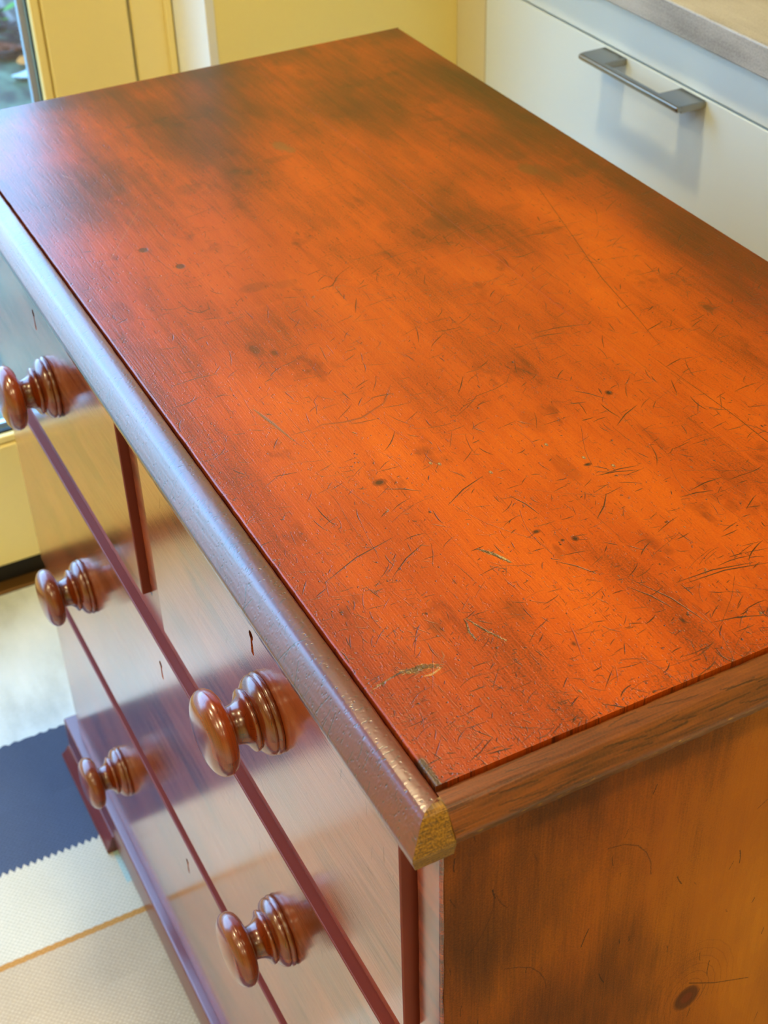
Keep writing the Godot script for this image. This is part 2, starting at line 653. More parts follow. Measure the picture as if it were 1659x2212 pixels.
# ------------------------------------------------------------------ garden beyond the glass
func garden() -> void:
	var c := canvas(0, 0, 1.5, 1.5, 512, 512)
	fill_wood(c, ramp(Color(0.10, 0.13, 0.08), Color(0.29, 0.34, 0.23), Color(0.43, 0.50, 0.38), Color(0.09, 0.12, 0.08), Color(0.27, 0.33, 0.25), Color(0.41, 0.49, 0.41)), 91, 40.0, [4, 10, 110, 30, 60, 128])
	var wet := skin(c, 0.5, 0.05, 0.0, 0.4)
	wet.uv1_triplanar = true
	wet.uv1_world_triplanar = true
	wet.uv1_scale = Vector3.ONE * 0.66
	var st := begin()
	box(st, Vector3(-9.0, -0.4, -0.78), Vector3(-1.5, -0.12, 5.0), 0.01)
	struct("patio", st, wet)
	var earth := plain(Color(0.13, 0.1, 0.08), 0.9)
	st = begin()
	box(st, Vector3(-9.0, -0.4, -5.0), Vector3(-1.5, -0.2, -0.78), 0.01)
	struct("ground", st, earth)
	# low garden wall beside the paving
	var g := canvas(0, 0, 1.0, 1.0, 384, 384)
	fill_wood(g, ramp(Color(0.2, 0.2, 0.19), Color(0.42, 0.40, 0.40), Color(0.58, 0.55, 0.55), Color(0.22, 0.24, 0.18), Color(0.38, 0.4, 0.34), Color(0.5, 0.5, 0.46)), 95, 50.0, [4, 8, 120, 40, 80, 128])
	var rock := skin(g, 0.8, 0.2)
	rock.uv1_triplanar = true
	rock.uv1_world_triplanar = true
	st = begin()
	box(st, Vector3(-7.5, -0.2, -1.0), Vector3(-2.6, 0.34, -0.80), 0.02)
	struct("wall_garden", st, rock)
	# fallen leaves, curled
	var leaf_spots := [[-3.86, -0.70, 0.13, 0.09, 0.5, Color(0.42, 0.19, 0.09), "large brown fallen leaf on the wet paving outside the glass door", 0.9],
		[-3.735, -0.735, 0.08, 0.075, 0.5, Color(0.80, 0.48, 0.15), "small golden fallen leaf on the wet paving outside the glass door", 0.5],
		[-3.60, -0.735, 0.07, 0.06, 0.4, Color(0.62, 0.30, 0.12), "rust coloured fallen leaf at the door's glass edge, nearest of the leaves", 1.6],
		[-3.64, -0.685, 0.08, 0.05, 0.6, Color(0.72, 0.74, 0.72), "pale silvery fallen leaf on the wet paving, curled at one end", 2.2],
		[-3.90, -0.765, 0.05, 0.04, 0.3, Color(0.7, 0.66, 0.64), "tiny pale grey leaf against the garden wall foot", 0.2]]
	for s in leaf_spots:
		var o := part("fallen_leaf", leaf_mesh(Transform3D(Basis(Vector3.UP, s[7]), Vector3(s[0], -0.117, s[1])), s[2], s[3], s[4]), leaf_mat(s[5]), self)
		o.name = numbered("fallen_leaf")
		tag(o, s[6], "leaf", "fallen leaves on the patio")
	var rng := RandomNumberGenerator.new()
	rng.seed = 5
	for k in 14:
		var at := Vector3(rng.randf_range(-4.15, -3.72), -0.116, rng.randf_range(-0.79, -0.69))
		var o := part("fallen_leaf", leaf_mesh(Transform3D(Basis.from_euler(Vector3(rng.randf_range(-0.2, 0.2), rng.randf() * TAU, 0)), at), rng.randf_range(0.05, 0.09), rng.randf_range(0.035, 0.06), 0.4), leaf_mat([Color(0.10, 0.06, 0.05), Color(0.16, 0.09, 0.06)][k % 2]), self)
		o.name = numbered("fallen_leaf")
		tag(o, "dark rotting leaf in the litter along the foot of the garden wall", "leaf", "dark leaf litter by the garden wall")
	for k in 2:
		var at: Vector3 = [Vector3(-4.02, -0.12, -0.68), Vector3(-4.75, -0.12, -0.50)][k]
		var t := thing("leafy_plant", ["bright green leafy plant with a thin arching stem at the paving edge", "dark green leafy plant behind the brighter one outside the door"][k], "plant", at, "plants on the patio")
		st = begin()
		for b in 7:
			var dirn := Vector3(rng.randf_range(-0.6, 0.6), 1.0, rng.randf_range(-0.2, 0.8)).normalized()
			tube(st, [at, at + dirn * 0.16, at + dirn * 0.3 + Vector3(dirn.x, -0.05, dirn.z) * 0.1], 0.004)
		part("stem", st, plain(Color(0.3, 0.32, 0.14), 0.6), t)
		var green := leaf_mat([Color(0.30, 0.60, 0.10), Color(0.08, 0.22, 0.06)][k])
		for b in 60:
			var a := rng.randf() * TAU
			var h := rng.randf_range(0.04, 0.26)
			var r := rng.randf_range(0.01, 0.09)
			var xf := Transform3D(Basis.from_euler(Vector3(rng.randf_range(-0.6, 0.6), a, rng.randf_range(-0.7, 0.5))), at + Vector3(cos(a) * r, h, sin(a) * r))
			part("leaf", leaf_mesh(xf, rng.randf_range(0.03, 0.06), rng.randf_range(0.015, 0.028), 0.2), green, t)


func leaf_mat(c: Color) -> StandardMaterial3D:
	var m := plain(c, 0.45)
	m.cull_mode = BaseMaterial3D.CULL_DISABLED
	m.backlight_enabled = true
	m.backlight = c * 0.5
	return m


func leaf_mesh(xf: Transform3D, long: float, wide: float, curl: float) -> SurfaceTool:
	var st := begin()
	var n := 6
	for k in n:
		for s in [-1.0, 1.0]:
			var p := []
			for q in [k, k + 1]:
				var f: float = float(q) / n
				var w: float = wide * 0.5 * sin(PI * pow(f, 0.8)) * s
				var y: float = long * curl * (f - 0.5) * (f - 0.5) * 1.6
				p.append(xf * Vector3(long * (f - 0.5), y, 0))
				p.append(xf * Vector3(long * (f - 0.5), y + absf(w) * 0.35, w))
			var up := xf.basis.y
			tri(st, [p[0], p[1], p[3]], [up, up, up])
			tri(st, [p[0], p[3], p[2]], [up, up, up])
			# the underside, a hair lower, gives the leaf its thickness
			var dn := xf.basis.y * -0.0008
			tri(st, [p[0] + dn, p[1] + dn, p[3] + dn], [-up, -up, -up])
			tri(st, [p[0] + dn, p[3] + dn, p[2] + dn], [-up, -up, -up])
	return st


func tube(st: SurfaceTool, pts: Array, r: float, seg := 8) -> void:
	for i in pts.size() - 1:
		var a: Vector3 = pts[i]
		var b: Vector3 = pts[i + 1]
		var d := (b - a).normalized()
		var u := d.cross(Vector3.RIGHT if absf(d.x) < 0.8 else Vector3.UP).normalized()
		var v := d.cross(u)
		for k in seg:
			var n0 := u * cos(TAU * k / seg) + v * sin(TAU * k / seg)
			var n1 := u * cos(TAU * (k + 1) / seg) + v * sin(TAU * (k + 1) / seg)
			quad(st, a + n0 * r, a + n1 * r, b + n1 * r, b + n0 * r, n0, n1, n1, n0)


# ------------------------------------------------------------------ kitchen units behind the chest
const UNIT_Z := -0.70


func kitchen() -> void:
	var lacquer := plain(Color(0.87, 0.90, 0.875), 0.38)
	var inside := plain(Color(0.55, 0.56, 0.54), 0.7)
	var steel := plain(Color(0.62, 0.61, 0.58), 0.3)
	steel.metallic = 1.0
	var kick := plain(Color(0.7, 0.7, 0.68), 0.5)
	var x0 := -1.127
	var w := 0.684
	for k in 4:
		var a := x0 + k * (w + 0.003)
		var b := a + w
		var t := thing("kitchen_cabinet", ["white kitchen drawer cabinet with the slim steel handle, left end of the run", "second white kitchen drawer cabinet from the cream filler panel", "third white kitchen drawer cabinet from the cream filler panel", "last white kitchen drawer cabinet at the right end of the run"][k], "cabinet", Vector3((a + b) / 2, 0, UNIT_Z), "white kitchen base units")
		var st := begin()
		box(st, Vector3(a, 0.11, -1.29), Vector3(b, 0.882, UNIT_Z - 0.022), 0.001)
		part("carcass", st, inside, t)
		st = begin()
		box(st, Vector3(a, 0.0, -1.25), Vector3(b, 0.11, UNIT_Z - 0.07), 0.001)
		part("kickboard", st, kick, t)
		st = begin()
		box(st, Vector3(a, 0.8285, UNIT_Z - 0.02), Vector3(b, 0.8815, UNIT_Z), 0.0007)
		part("fascia", st, lacquer, t)
		var rows := [[0.5215, 0.8255], [0.318, 0.5185], [0.114, 0.315]]
		for r in rows:
			st = begin()
			box(st, Vector3(a, r[0], UNIT_Z - 0.02), Vector3(b, r[1], UNIT_Z), 0.0007)
			var d := part("drawer", st, lacquer, t)
			var mid := (a + b) / 2
			part("handle", handle_mesh(mid, r[1]), steel, d)
	# worktop
	var c := canvas(0, 0, 0.5, 0.5, 512, 512)
	fill_wood(c, ramp(Color(0.46, 0.45, 0.43), Color(0.70, 0.68, 0.65), Color(0.82, 0.81, 0.78), Color(0.44, 0.43, 0.42), Color(0.67, 0.66, 0.64), Color(0.80, 0.79, 0.77)), 33, 300.0, [10, 10, 50, 40, 30, 128])
	var stone := skin(c, 0.35, 0.01)
	stone.uv1_triplanar = true
	stone.uv1_world_triplanar = true
	stone.uv1_scale = Vector3.ONE * 2.0
	var st := begin()
	box(st, Vector3(WALL_X + 0.001, 0.883, -1.308), Vector3(2.0, 0.914, UNIT_Z + 0.02), 0.0025)
	var o := part("worktop", st, stone, self)
	tag(o, "pale speckled stone worktop with a grey front edge on the white cabinets", "worktop")
	# filler between the units and the wall: a stepped cream panel
	var t := thing("filler_panel", "narrow stepped cream panel between the white cabinet and the wall", "panel", Vector3(-1.175, 0, UNIT_Z))
	var cream := plain(Color(0.86, 0.82, 0.66), 0.4)
	st = begin()
	box(st, Vector3(-1.2215, 0.0, UNIT_Z - 0.04), Vector3(-1.189, 0.882, UNIT_Z - 0.012), 0.002)
	part("scribe_strip", st, cream, t)
	st = begin()
	box(st, Vector3(-1.189, 0.0, UNIT_Z - 0.04), Vector3(-1.130, 0.882, UNIT_Z), 0.003)
	part("panel_board", st, cream, t)


func handle_mesh(mid: float, top: float) -> SurfaceTool:
	var st := begin()
	var y1 := top - 0.001
	var y0 := y1 - 0.008
	var z := UNIT_Z
	# two flat feet and the front bar, one flat plate with a slot
	box(st, Vector3(mid - 0.089, y0, z), Vector3(mid - 0.048, y1, z + 0.031), 0.0012)
	box(st, Vector3(mid + 0.048, y0, z), Vector3(mid + 0.089, y1, z + 0.031), 0.0012)
	box(st, Vector3(mid - 0.089, y0 + 0.001, z + 0.027), Vector3(mid + 0.089, y1, z + 0.0365), 0.0022)
	return st


# ------------------------------------------------------------------ rug
func rug() -> void:
	var t := thing("striped_rug", "flat woven rug in navy, cream and tan stripes under the chest", "rug", Vector3(0, -0.006, 0.3))
	var z0 := -0.56
	var z1 := 1.25
	# weave
	var w := 256
	var px := PackedByteArray()
	px.resize(w * w)
	var nz := noise(4, 20.0, 256.0, 3)
	for y in w:
		for x in w:
			var a := sin(x * TAU / 16.0)
			var b := sin(y * TAU / 16.0 + (PI if (x / 8) % 2 == 1 else 0.0))
			px[y * w + x] = clampi(int(140 + 46 * absf(a) + 44 * b + 40 * nz.get_noise_2d(x * 1.7, y * 1.7)), 0, 255)
	var weave := ImageTexture.create_from_image(Image.create_from_data(w, w, false, Image.FORMAT_L8, px))
	var mats := {}
	var cols := {"navy": [Color(0.22, 0.26, 0.35), Color(0.36, 0.42, 0.52)], "cream": [Color(0.69, 0.68, 0.62), Color(0.86, 0.85, 0.79)], "tan": [Color(0.62, 0.56, 0.47), Color(0.82, 0.76, 0.66)], "ochre": [Color(0.6, 0.42, 0.2), Color(0.78, 0.6, 0.36)], "aqua": [Color(0.58, 0.70, 0.72), Color(0.74, 0.84, 0.84)]}
	var s := 30
	for key in cols:
		var c := canvas(0, 0, 0.3, 0.3, 384, 384)
		s += 7
		fill_wood(c, ramp(cols[key][0], cols[key][0].lerp(cols[key][1], 0.6), cols[key][1], cols[key][0].darkened(0.06), cols[key][0].lerp(cols[key][1], 0.5), cols[key][1]), s, 500.0, [0, 0, 16, 64, 0, 128])
		var nw := 384
		for y in nw:
			for x in nw:
				var k := weave_at(x, y)
				var i := y * nw + x
				var v := c.px[i]
				var m := 176 + int(k * 90.0)
				c.px[i] = (((v & 255) * m) >> 8) | (((((v >> 8) & 255) * m) >> 8) << 8) | (((((v >> 16) & 255) * m) >> 8) << 16) | (255 << 24)
				c.ht[i] = int(90 + 120 * k)
		var m2 := skin(c, 0.95, 0.06)
		m2.metallic_specular = 0.2
		m2.uv1_triplanar = true
		m2.uv1_world_triplanar = true
		m2.uv1_scale = Vector3.ONE * 3.33
		mats[key] = m2
	# stripes along z; each border is a row of woven teeth
	var stripes := [["navy", -1.011, -0.809], ["cream", -0.809, -0.681], ["ochre", -0.681, -0.673], ["tan", -0.673, -0.44], ["cream", -0.44, -0.31], ["navy", -0.31, -0.10], ["tan", -0.10, 0.22], ["cream", 0.22, 0.34], ["navy", 0.34, 0.52]]
	for k in stripes.size():
		var a: float = stripes[k][1]
		var b: float = stripes[k][2]
		var poly := PackedVector2Array()
		var n := 420
		for i in n + 1:
			poly.append(Vector2(b + tooth(i, k + 1, stripes), lerpf(z0, z1, float(i) / n)))
		for i in n + 1:
			poly.append(Vector2(a + tooth(n - i, k, stripes), lerpf(z0, z1, float(n - i) / n)))
		var st := begin()
		for i in n:
			var p0 := poly[i]
			var p1 := poly[i + 1]
			var q0 := poly[2 * n + 1 - i]
			var q1 := poly[2 * n - i]
			var up := Vector3.UP
			quad(st, Vector3(p0.x, 0, p0.y), Vector3(p1.x, 0, p1.y), Vector3(q1.x, 0, q1.y), Vector3(q0.x, 0, q0.y), up, up, up, up)
			if k == 0:
				quad(st, Vector3(q0.x, 0, q0.y), Vector3(q1.x, 0, q1.y), Vector3(q1.x - 0.002, -0.0065, q1.y), Vector3(q0.x - 0.002, -0.0065, q0.y), Vector3.LEFT, Vector3.LEFT, Vector3.LEFT, Vector3.LEFT)
			if k == stripes.size() - 1:
				quad(st, Vector3(p0.x, 0, p0.y), Vector3(p1.x, 0, p1.y), Vector3(p1.x, -0.0065, p1.y), Vector3(p0.x, -0.0065, p0.y), Vector3.RIGHT, Vector3.RIGHT, Vector3.RIGHT, Vector3.RIGHT)
		for e in [0, n]:
			var p := poly[e]
			var q := poly[2 * n + 1 - e]
			var nn := Vector3(0, 0, -1 if e == 0 else 1)
			quad(st, Vector3(p.x, 0, p.y), Vector3(q.x, 0, q.y), Vector3(q.x, -0.0065, q.y), Vector3(p.x, -0.0065, p.y), nn, nn, nn, nn)
		part("stripe", st, mats[stripes[k][0]], t)
	# a small aqua woven block at the border of the cream stripe
	var st := begin()
	box(st, Vector3(-0.776, -0.006, -0.10), Vector3(-0.722, 0.0003, 0.020), 0.0006)
	part("woven_block", st, mats["aqua"], t)


func weave_at(x: int, y: int) -> float:
	var col := (x / 4) % 2
	var a := absf(sin((x + 0.5) * PI / 4.0))
	var b := 0.5 + 0.5 * sin((y + col * 4) * TAU / 8.0)
	return clampf(0.35 + 0.4 * a * b + 0.25 * a, 0, 1)


func tooth(i: int, border: int, stripes: Array) -> float:
	if border == 0:
		return 0.0012 * sin(i * 1.7) + 0.001 * sin(i * 4.1)
	if border == stripes.size():
		return 0.0012 * sin(i * 2.1)
	if border == 2 or border == 3:
		return 0.0006 * sin(i * 2.3)
	return 0.0 if i % 2 == 0 else 0.007


# ------------------------------------------------------------------ chest of drawers
const TOP := 0.87
const FRONT := 0.0061       # face of the drawers
const LEFT := -0.934
const RIGHT := 0.002
const BACK := -0.474


func lines(rng: RandomNumberGenerator, at: Vector2, angle: float, long: float, bend: float) -> Array:
	var out := []
	var p := at
	var n := 5
	for k in n + 1:
		out.append(p)
		angle += bend / n + rng.randf_range(-0.08, 0.08)
		p += Vector2(cos(angle), sin(angle)) * long / n
	return out


func mark_top(c: Canvas) -> void:
	var rng := RandomNumberGenerator.new()
	rng.seed = 11
	var dark := Color(0.14, 0.055, 0.02)
	var mid := Color(0.27, 0.13, 0.06)
	var dust := Color(0.40, 0.30, 0.20)
	var near := c.x0 > -0.5
	# old stains with soft edges
	for k in 60:
		var p := Vector2(rng.randf_range(-0.92, 0.0), rng.randf_range(-0.475, 0.0))
		c.blot(p, Vector2(rng.randf_range(6, 26), rng.randf_range(3, 9)), Color(0.30, 0.10, 0.03), rng.randf_range(0.06, 0.2), 0)
	for k in 40:
		var p := Vector2(rng.randf_range(-0.92, -0.45), rng.randf_range(-0.475, -0.08))
		c.blot(p, Vector2(rng.randf_range(4, 16), rng.randf_range(4, 18)), Color(0.22, 0.10, 0.05), rng.randf_range(0.06, 0.22), 0)
	# scratches: most across the grain, denser towards the near end
	for k in 2600:
		var x := -0.92 * pow(rng.randf(), 1.7)
		var z := -0.475 * rng.randf()
		var ang := rng.randf_range(-0.6, 0.6) + (PI / 2 if rng.randf() < 0.72 else 0.15)
		if rng.randf() < 0.3:
			ang = rng.randf() * PI
		var long := 0.003 + 0.012 * pow(rng.randf(), 2.0)
		var wide := rng.randf_range(0.32, 0.9)
		var a := rng.randf_range(0.4, 0.9)
		var col := dark if rng.randf() < 0.7 else mid
		if rng.randf() < 0.08:
			long *= 4.0
			wide = 0.3
			a *= 0.7
		var fade := 1.0 if x > -0.5 else 0.45
		c.stroke(lines(rng, Vector2(x, z), ang, long, rng.randf_range(-0.7, 0.7)), wide, col, a * fade, 90 * fade)
	for k in 300:
		var x := -0.5 * rng.randf()
		var z := -0.46 * pow(rng.randf(), 0.9)
		var ang := PI / 2 + rng.randf_range(-0.45, 0.25) if rng.randf() < 0.6 else rng.randf_range(-0.2, 0.9)
		c.stroke(lines(rng, Vector2(x, z), ang, rng.randf_range(0.007, 0.024), rng.randf_range(-0.5, 0.5)), rng.randf_range(0.4, 0.95), dark if rng.randf() < 0.6 else mid, rng.randf_range(0.5, 0.85), 60)
	# soft dark bruises
	for k in 70:
		var p := Vector2(-0.9 * rng.randf(), -0.47 * rng.randf())
		for q in 14:
			c.blot(p + Vector2(rng.randfn() * 0.008, rng.randfn() * 0.005), Vector2(rng.randf_range(2, 7), rng.randf_range(1, 4)), Color(0.22, 0.07, 0.02), 0.09, 0)
	# long fine scores along the grain
	for k in 120:
		var x := -0.9 * rng.randf()
		c.stroke(lines(rng, Vector2(x, -0.475 * rng.randf()), rng.randf_range(-0.07, 0.07), rng.randf_range(0.02, 0.08), 0.02), 0.35, mid, 0.45, 40)
	# open pores and short splits that follow the grain
	for k in 4200:
		var x := -0.92 * pow(rng.randf(), 1.5)
		var z := -0.475 * rng.randf()
		var p := Vector2(x, z)
		var e := p + Vector2(rng.randf_range(0.0012, 0.006), rng.randf_range(-0.0005, 0.0005))
		c.stroke([p, e], rng.randf_range(0.2, 0.42), dark if rng.randf() < 0.6 else mid, rng.randf_range(0.25, 0.65), rng.randf_range(15, 60))
	# pits, worm holes and chips, ragged
	for k in 4600:
		var x := -0.92 * pow(rng.randf(), 1.9)
		var z := -0.475 * pow(rng.randf(), 1.4)
		var r := rng.randf_range(0.16, 0.42)
		if rng.randf() < 0.05:
			r *= 2.0
		var col: Color = [dark, mid, dark, dust][rng.randi() % 4]
		for q in 1 + rng.randi() % 3:
			c.blot(Vector2(x + rng.randfn() * r * 0.001, z + rng.randfn() * r * 0.001), Vector2(r * rng.randf_range(0.7, 1.6), r * rng.randf_range(0.6, 1.2)), col, rng.randf_range(0.4, 0.9), rng.randf_range(40, 110))
	# raised lacquer crumbs: little bumps that catch the light, thick near the near corner
	for k in 2600:
		var x := -0.42 * pow(rng.randf(), 1.2)
		var z := -0.30 * pow(rng.randf(), 1.5)
		var r := rng.randf_range(0.2, 0.5)
		for q in 1 + rng.randi() % 3:
			c.blot(Vector2(x + rng.randfn() * r * 0.0014, z + rng.randfn() * r * 0.001), Vector2(r * rng.randf_range(0.8, 2.0), r), Color(0.34, 0.15, 0.06), 0.22, -rng.randf_range(40, 70))
	if near:
		marks_near(c, dark, mid, dust)
	else:
		marks_far(c, dark, mid, dust)
	marks_long(c, dark, mid)


func marks_near(c: Canvas, dark: Color, mid: Color, dust: Color) -> void:
	var pale := Color(0.66, 0.56, 0.38)
	var rng := RandomNumberGenerator.new()
	rng.seed = 9
	# torn gouge near the front corner
	c.stroke([Vector2(-0.0744, -0.0060), Vector2(-0.0765, -0.0150), Vector2(-0.0785, -0.0240)], 1.2, Color(0.38, 0.30, 0.19), 0.8, 60)
	c.stroke([Vector2(-0.0785, -0.0225), Vector2(-0.0760, -0.0290), Vector2(-0.0765, -0.0350), Vector2(-0.0730, -0.0440)], 5.2, Color(0.34, 0.25, 0.13), 0.85, 80)
	c.stroke([Vector2(-0.0700, -0.0320), Vector2(-0.0690, -0.0370), Vector2(-0.0712, -0.0440)], 1.8, pale, 0.6, -70)
	c.stroke([Vector2(-0.0730, -0.0440), Vector2(-0.0780, -0.0490), Vector2(-0.0830, -0.0500)], 1.2, Color(0.5, 0.34, 0.28), 0.5, 30)
	torn(c, rng, [Vector2(-0.0785, -0.0225), Vector2(-0.0755, -0.0300), Vector2(-0.0745, -0.0360), Vector2(-0.0725, -0.0440)], 4.5, 130)
	torn(c, rng, [Vector2(-0.0744, -0.0060), Vector2(-0.0785, -0.0240)], 1.0, 40)
	# splintered pale gouge
	c.stroke([Vector2(-0.1463, -0.1090), Vector2(-0.1375, -0.1150), Vector2(-0.1260, -0.1198)], 3.0, Color(0.30, 0.22, 0.12), 0.85, 80)
	c.stroke([Vector2(-0.1390, -0.1150), Vector2(-0.1320, -0.1178), Vector2(-0.1262, -0.1200)], 1.8, pale, 0.85, -60)
	torn(c, rng, [Vector2(-0.1440, -0.1105), Vector2(-0.1375, -0.1150), Vector2(-0.1265, -0.1195)], 2.0, 70)
	# two cuts that meet
	c.stroke([Vector2(-0.0985, -0.0725), Vector2(-0.0945, -0.0722), Vector2(-0.0875, -0.0699), Vector2(-0.0800, -0.0700)], 1.4, Color(0.2, 0.12, 0.05), 0.85, 80)
	c.stroke([Vector2(-0.0966, -0.0741), Vector2(-0.0841, -0.0782), Vector2(-0.0719, -0.0838)], 1.5, Color(0.2, 0.12, 0.05), 0.85, 80)
	c.stroke([Vector2(-0.0790, -0.0805), Vector2(-0.0722, -0.0838)], 0.8, pale, 0.7, -30)
	c.stroke([Vector2(-0.0663, -0.1194), Vector2(-0.0600, -0.1180), Vector2(-0.0520, -0.1152), Vector2(-0.0403, -0.1109)], 0.9, Color(0.42, 0.16, 0.14), 0.7, 70)
	torn(c, rng, [Vector2(-0.0966, -0.0741), Vector2(-0.0841, -0.0782), Vector2(-0.0719, -0.0838)], 1.0, 60)
	torn(c, rng, [Vector2(-0.0945, -0.0722), Vector2(-0.0875, -0.0699), Vector2(-0.0810, -0.0700)], 0.9, 40)
	# scuffed patches where the polish is broken into short bruises
	for s in [[-0.1450, -0.0520, 0.010, 50], [-0.1190, -0.0560, 0.010, 40], [-0.0500, -0.0150, 0.012, 70], [-0.0300, -0.0300, 0.012, 70], [-0.0550, -0.0650, 0.014, 60], [-0.1000, -0.0350, 0.010, 40], [-0.1900, -0.0450, 0.015, 50], [-0.0200, -0.0700, 0.014, 60], [-0.2400, -0.0800, 0.02, 60], [-0.0800, -0.1450, 0.02, 60], [-0.1500, -0.1900, 0.03, 80]]:
		for k in int(s[3]):
			var p := Vector2(s[0] + rng.randfn() * s[2] * 0.6, s[1] + rng.randfn() * s[2] * 0.5)
			c.stroke(lines(rng, p, PI / 2 + rng.randfn() * 0.7, rng.randf_range(0.0008, 0.004), rng.randf_range(-1, 1)), rng.randf_range(0.25, 0.6), [Color(0.18, 0.08, 0.035), Color(0.34, 0.22, 0.13), Color(0.46, 0.2, 0.14)][rng.randi() % 3], rng.randf_range(0.4, 0.85), rng.randf_range(-50, 90))
	# knots, burns and dark dents
	for s in [[-0.2441, -0.2671, 2.6, 2.2, 0.95], [-0.2302, -0.0899, 3.2, 4.2, 0.75], [-0.1266, -0.1631, 2.2, 2.0, 0.9], [-0.1290, -0.1560, 1.2, 1.2, 0.8], [-0.1837, -0.2101, 1.4, 2.4, 0.95], [-0.1430, -0.1470, 1.6, 2.4, 0.8], [-0.0399, -0.1743, 2.6, 1.2, 0.7], [-0.4110, -0.0856, 10.0, 5.0, 0.35], [-0.4000, -0.0960, 5.0, 3.0, 0.4], [-0.0529, -0.1135, 2.0, 1.4, 0.5], [-0.0180, -0.0035, 5.0, 2.4, 0.5], [-0.3009, -0.3918, 8.0, 5.0, 0.35], [-0.1000, -0.0560, 9.0, 5.0, 0.2], [-0.0900, -0.1000, 14.0, 7.0, 0.18]]:
		c.blot(Vector2(s[0], s[1]), Vector2(s[2] * 1.3, s[3] * 1.3), Color(0.26, 0.10, 0.04), s[4] * 0.6, 0)
		c.blot(Vector2(s[0], s[1]), Vector2(s[2], s[3]) * 0.7, Color(0.12, 0.08, 0.05), s[4] * 0.8, 40 * s[4])
	for s in [[-0.2142, -0.1994], [-0.2326, -0.1266], [-0.2060, -0.1540], [-0.2290, -0.1310], [-0.1910, -0.2120], [-0.1750, -0.2230]]:
		c.blot(Vector2(s[0], s[1]), Vector2(2.0, 1.2), Color(0.4, 0.34, 0.28), 0.8, 60)
		c.blot(Vector2(s[0] - 0.0004, s[1]), Vector2(0.8, 0.7), pale, 0.8, -40)
	# corner where the lacquer is worn to grey wood
	c.stroke([Vector2(-0.0200, -0.0030), Vector2(-0.0080, -0.0035), Vector2(-0.0010, -0.0030)], 4.5, Color(0.26, 0.21, 0.17), 0.75, 50, false)
	var curve := [Vector2(-0.3020, -0.0790), Vector2(-0.3040, -0.0867), Vector2(-0.2996, -0.1000), Vector2(-0.2985, -0.1123), Vector2(-0.3067, -0.1329), Vector2(-0.3243, -0.1473)]
	c.stroke(curve, 2.2, Color(0.42, 0.20, 0.13), 0.55, 50)
	c.stroke([Vector2(-0.3430, -0.0550), Vector2(-0.3320, -0.0570), Vector2(-0.3206, -0.0593), Vector2(-0.2960, -0.0630)], 2.8, Color(0.42, 0.32, 0.29), 0.75, 60)
	c.stroke([Vector2(-0.2692, -0.1657), Vector2(-0.2760, -0.1790), Vector2(-0.2838, -0.1898), Vector2(-0.2850, -0.2050), Vector2(-0.2884, -0.2158), Vector2(-0.3017, -0.2276)], 0.6, Color(0.22, 0.12, 0.06), 0.75, 50)
	for s in [[-0.1707, -0.2115, -0.1676, -0.2366], [-0.1715, -0.2080, -0.1640, -0.2330], [-0.1314, -0.2477, -0.1331, -0.2732], [-0.1290, -0.2390, -0.1250, -0.2600], [-0.3335, -0.2641, -0.3247, -0.3048], [-0.3280, -0.2600, -0.3225, -0.2850], [-0.0639, -0.1938, -0.0559, -0.2449], [-0.0670, -0.1900, -0.0600, -0.2380], [-0.0313, -0.1860, -0.0214, -0.2166], [-0.0821, -0.1695, -0.0319, -0.1849], [-0.0780, -0.1640, -0.0500, -0.1760], [-0.1538, -0.2033, -0.1359, -0.1845], [-0.1804, -0.1515, -0.1562, -0.1575], [-0.1614, -0.0194, -0.1790, -0.0724], [-0.3161, -0.1275, -0.3135, -0.1434], [-0.1900, -0.1150, -0.2050, -0.1480], [-0.2230, -0.0890, -0.2100, -0.1080], [-0.3951, -0.0177, -0.3942, -0.0543], [-0.2590, -0.2470, -0.2380, -0.2620], [-0.2100, -0.2500, -0.2230, -0.2750], [-0.1480, -0.0560, -0.1660, -0.0860], [-0.1150, -0.1420, -0.0950, -0.1560]]:
		var a := Vector2(s[0], s[1])
		var b := Vector2(s[2], s[3])
		var m := a.lerp(b, 0.5) + Vector2(b.y - a.y, a.x - b.x) * 0.05
		c.stroke([a, a.lerp(m, 0.6), m, m.lerp(b, 0.5), b], 1.0, Color(0.20, 0.10, 0.045), 0.85, 90)


# torn fibres: many short slivers along a gouge, some raised, some deep
func torn(c: Canvas, rng: RandomNumberGenerator, pts: Array, wide: float, count: int) -> void:
	var tones := [Color(0.16, 0.10, 0.05), Color(0.30, 0.21, 0.10), Color(0.44, 0.34, 0.20), Color(0.64, 0.54, 0.36), Color(0.36, 0.28, 0.2)]
	for k in count:
		var f := rng.randf() * (pts.size() - 1)
		var i := int(f)
		var a: Vector2 = pts[i]
		var b: Vector2 = pts[i + 1]
		var p := a.lerp(b, f - i) + Vector2(rng.randfn(), rng.randfn()) * wide * 0.00028
		var d := (b - a).normalized().rotated(rng.randfn() * 0.5) * rng.randf_range(0.0006, 0.0028)
		c.stroke([p - d * 0.5, p + d * 0.5], rng.randf_range(0.25, 0.6), tones[rng.randi() % 5], rng.randf_range(0.6, 1.0), rng.randf_range(-70, 120))


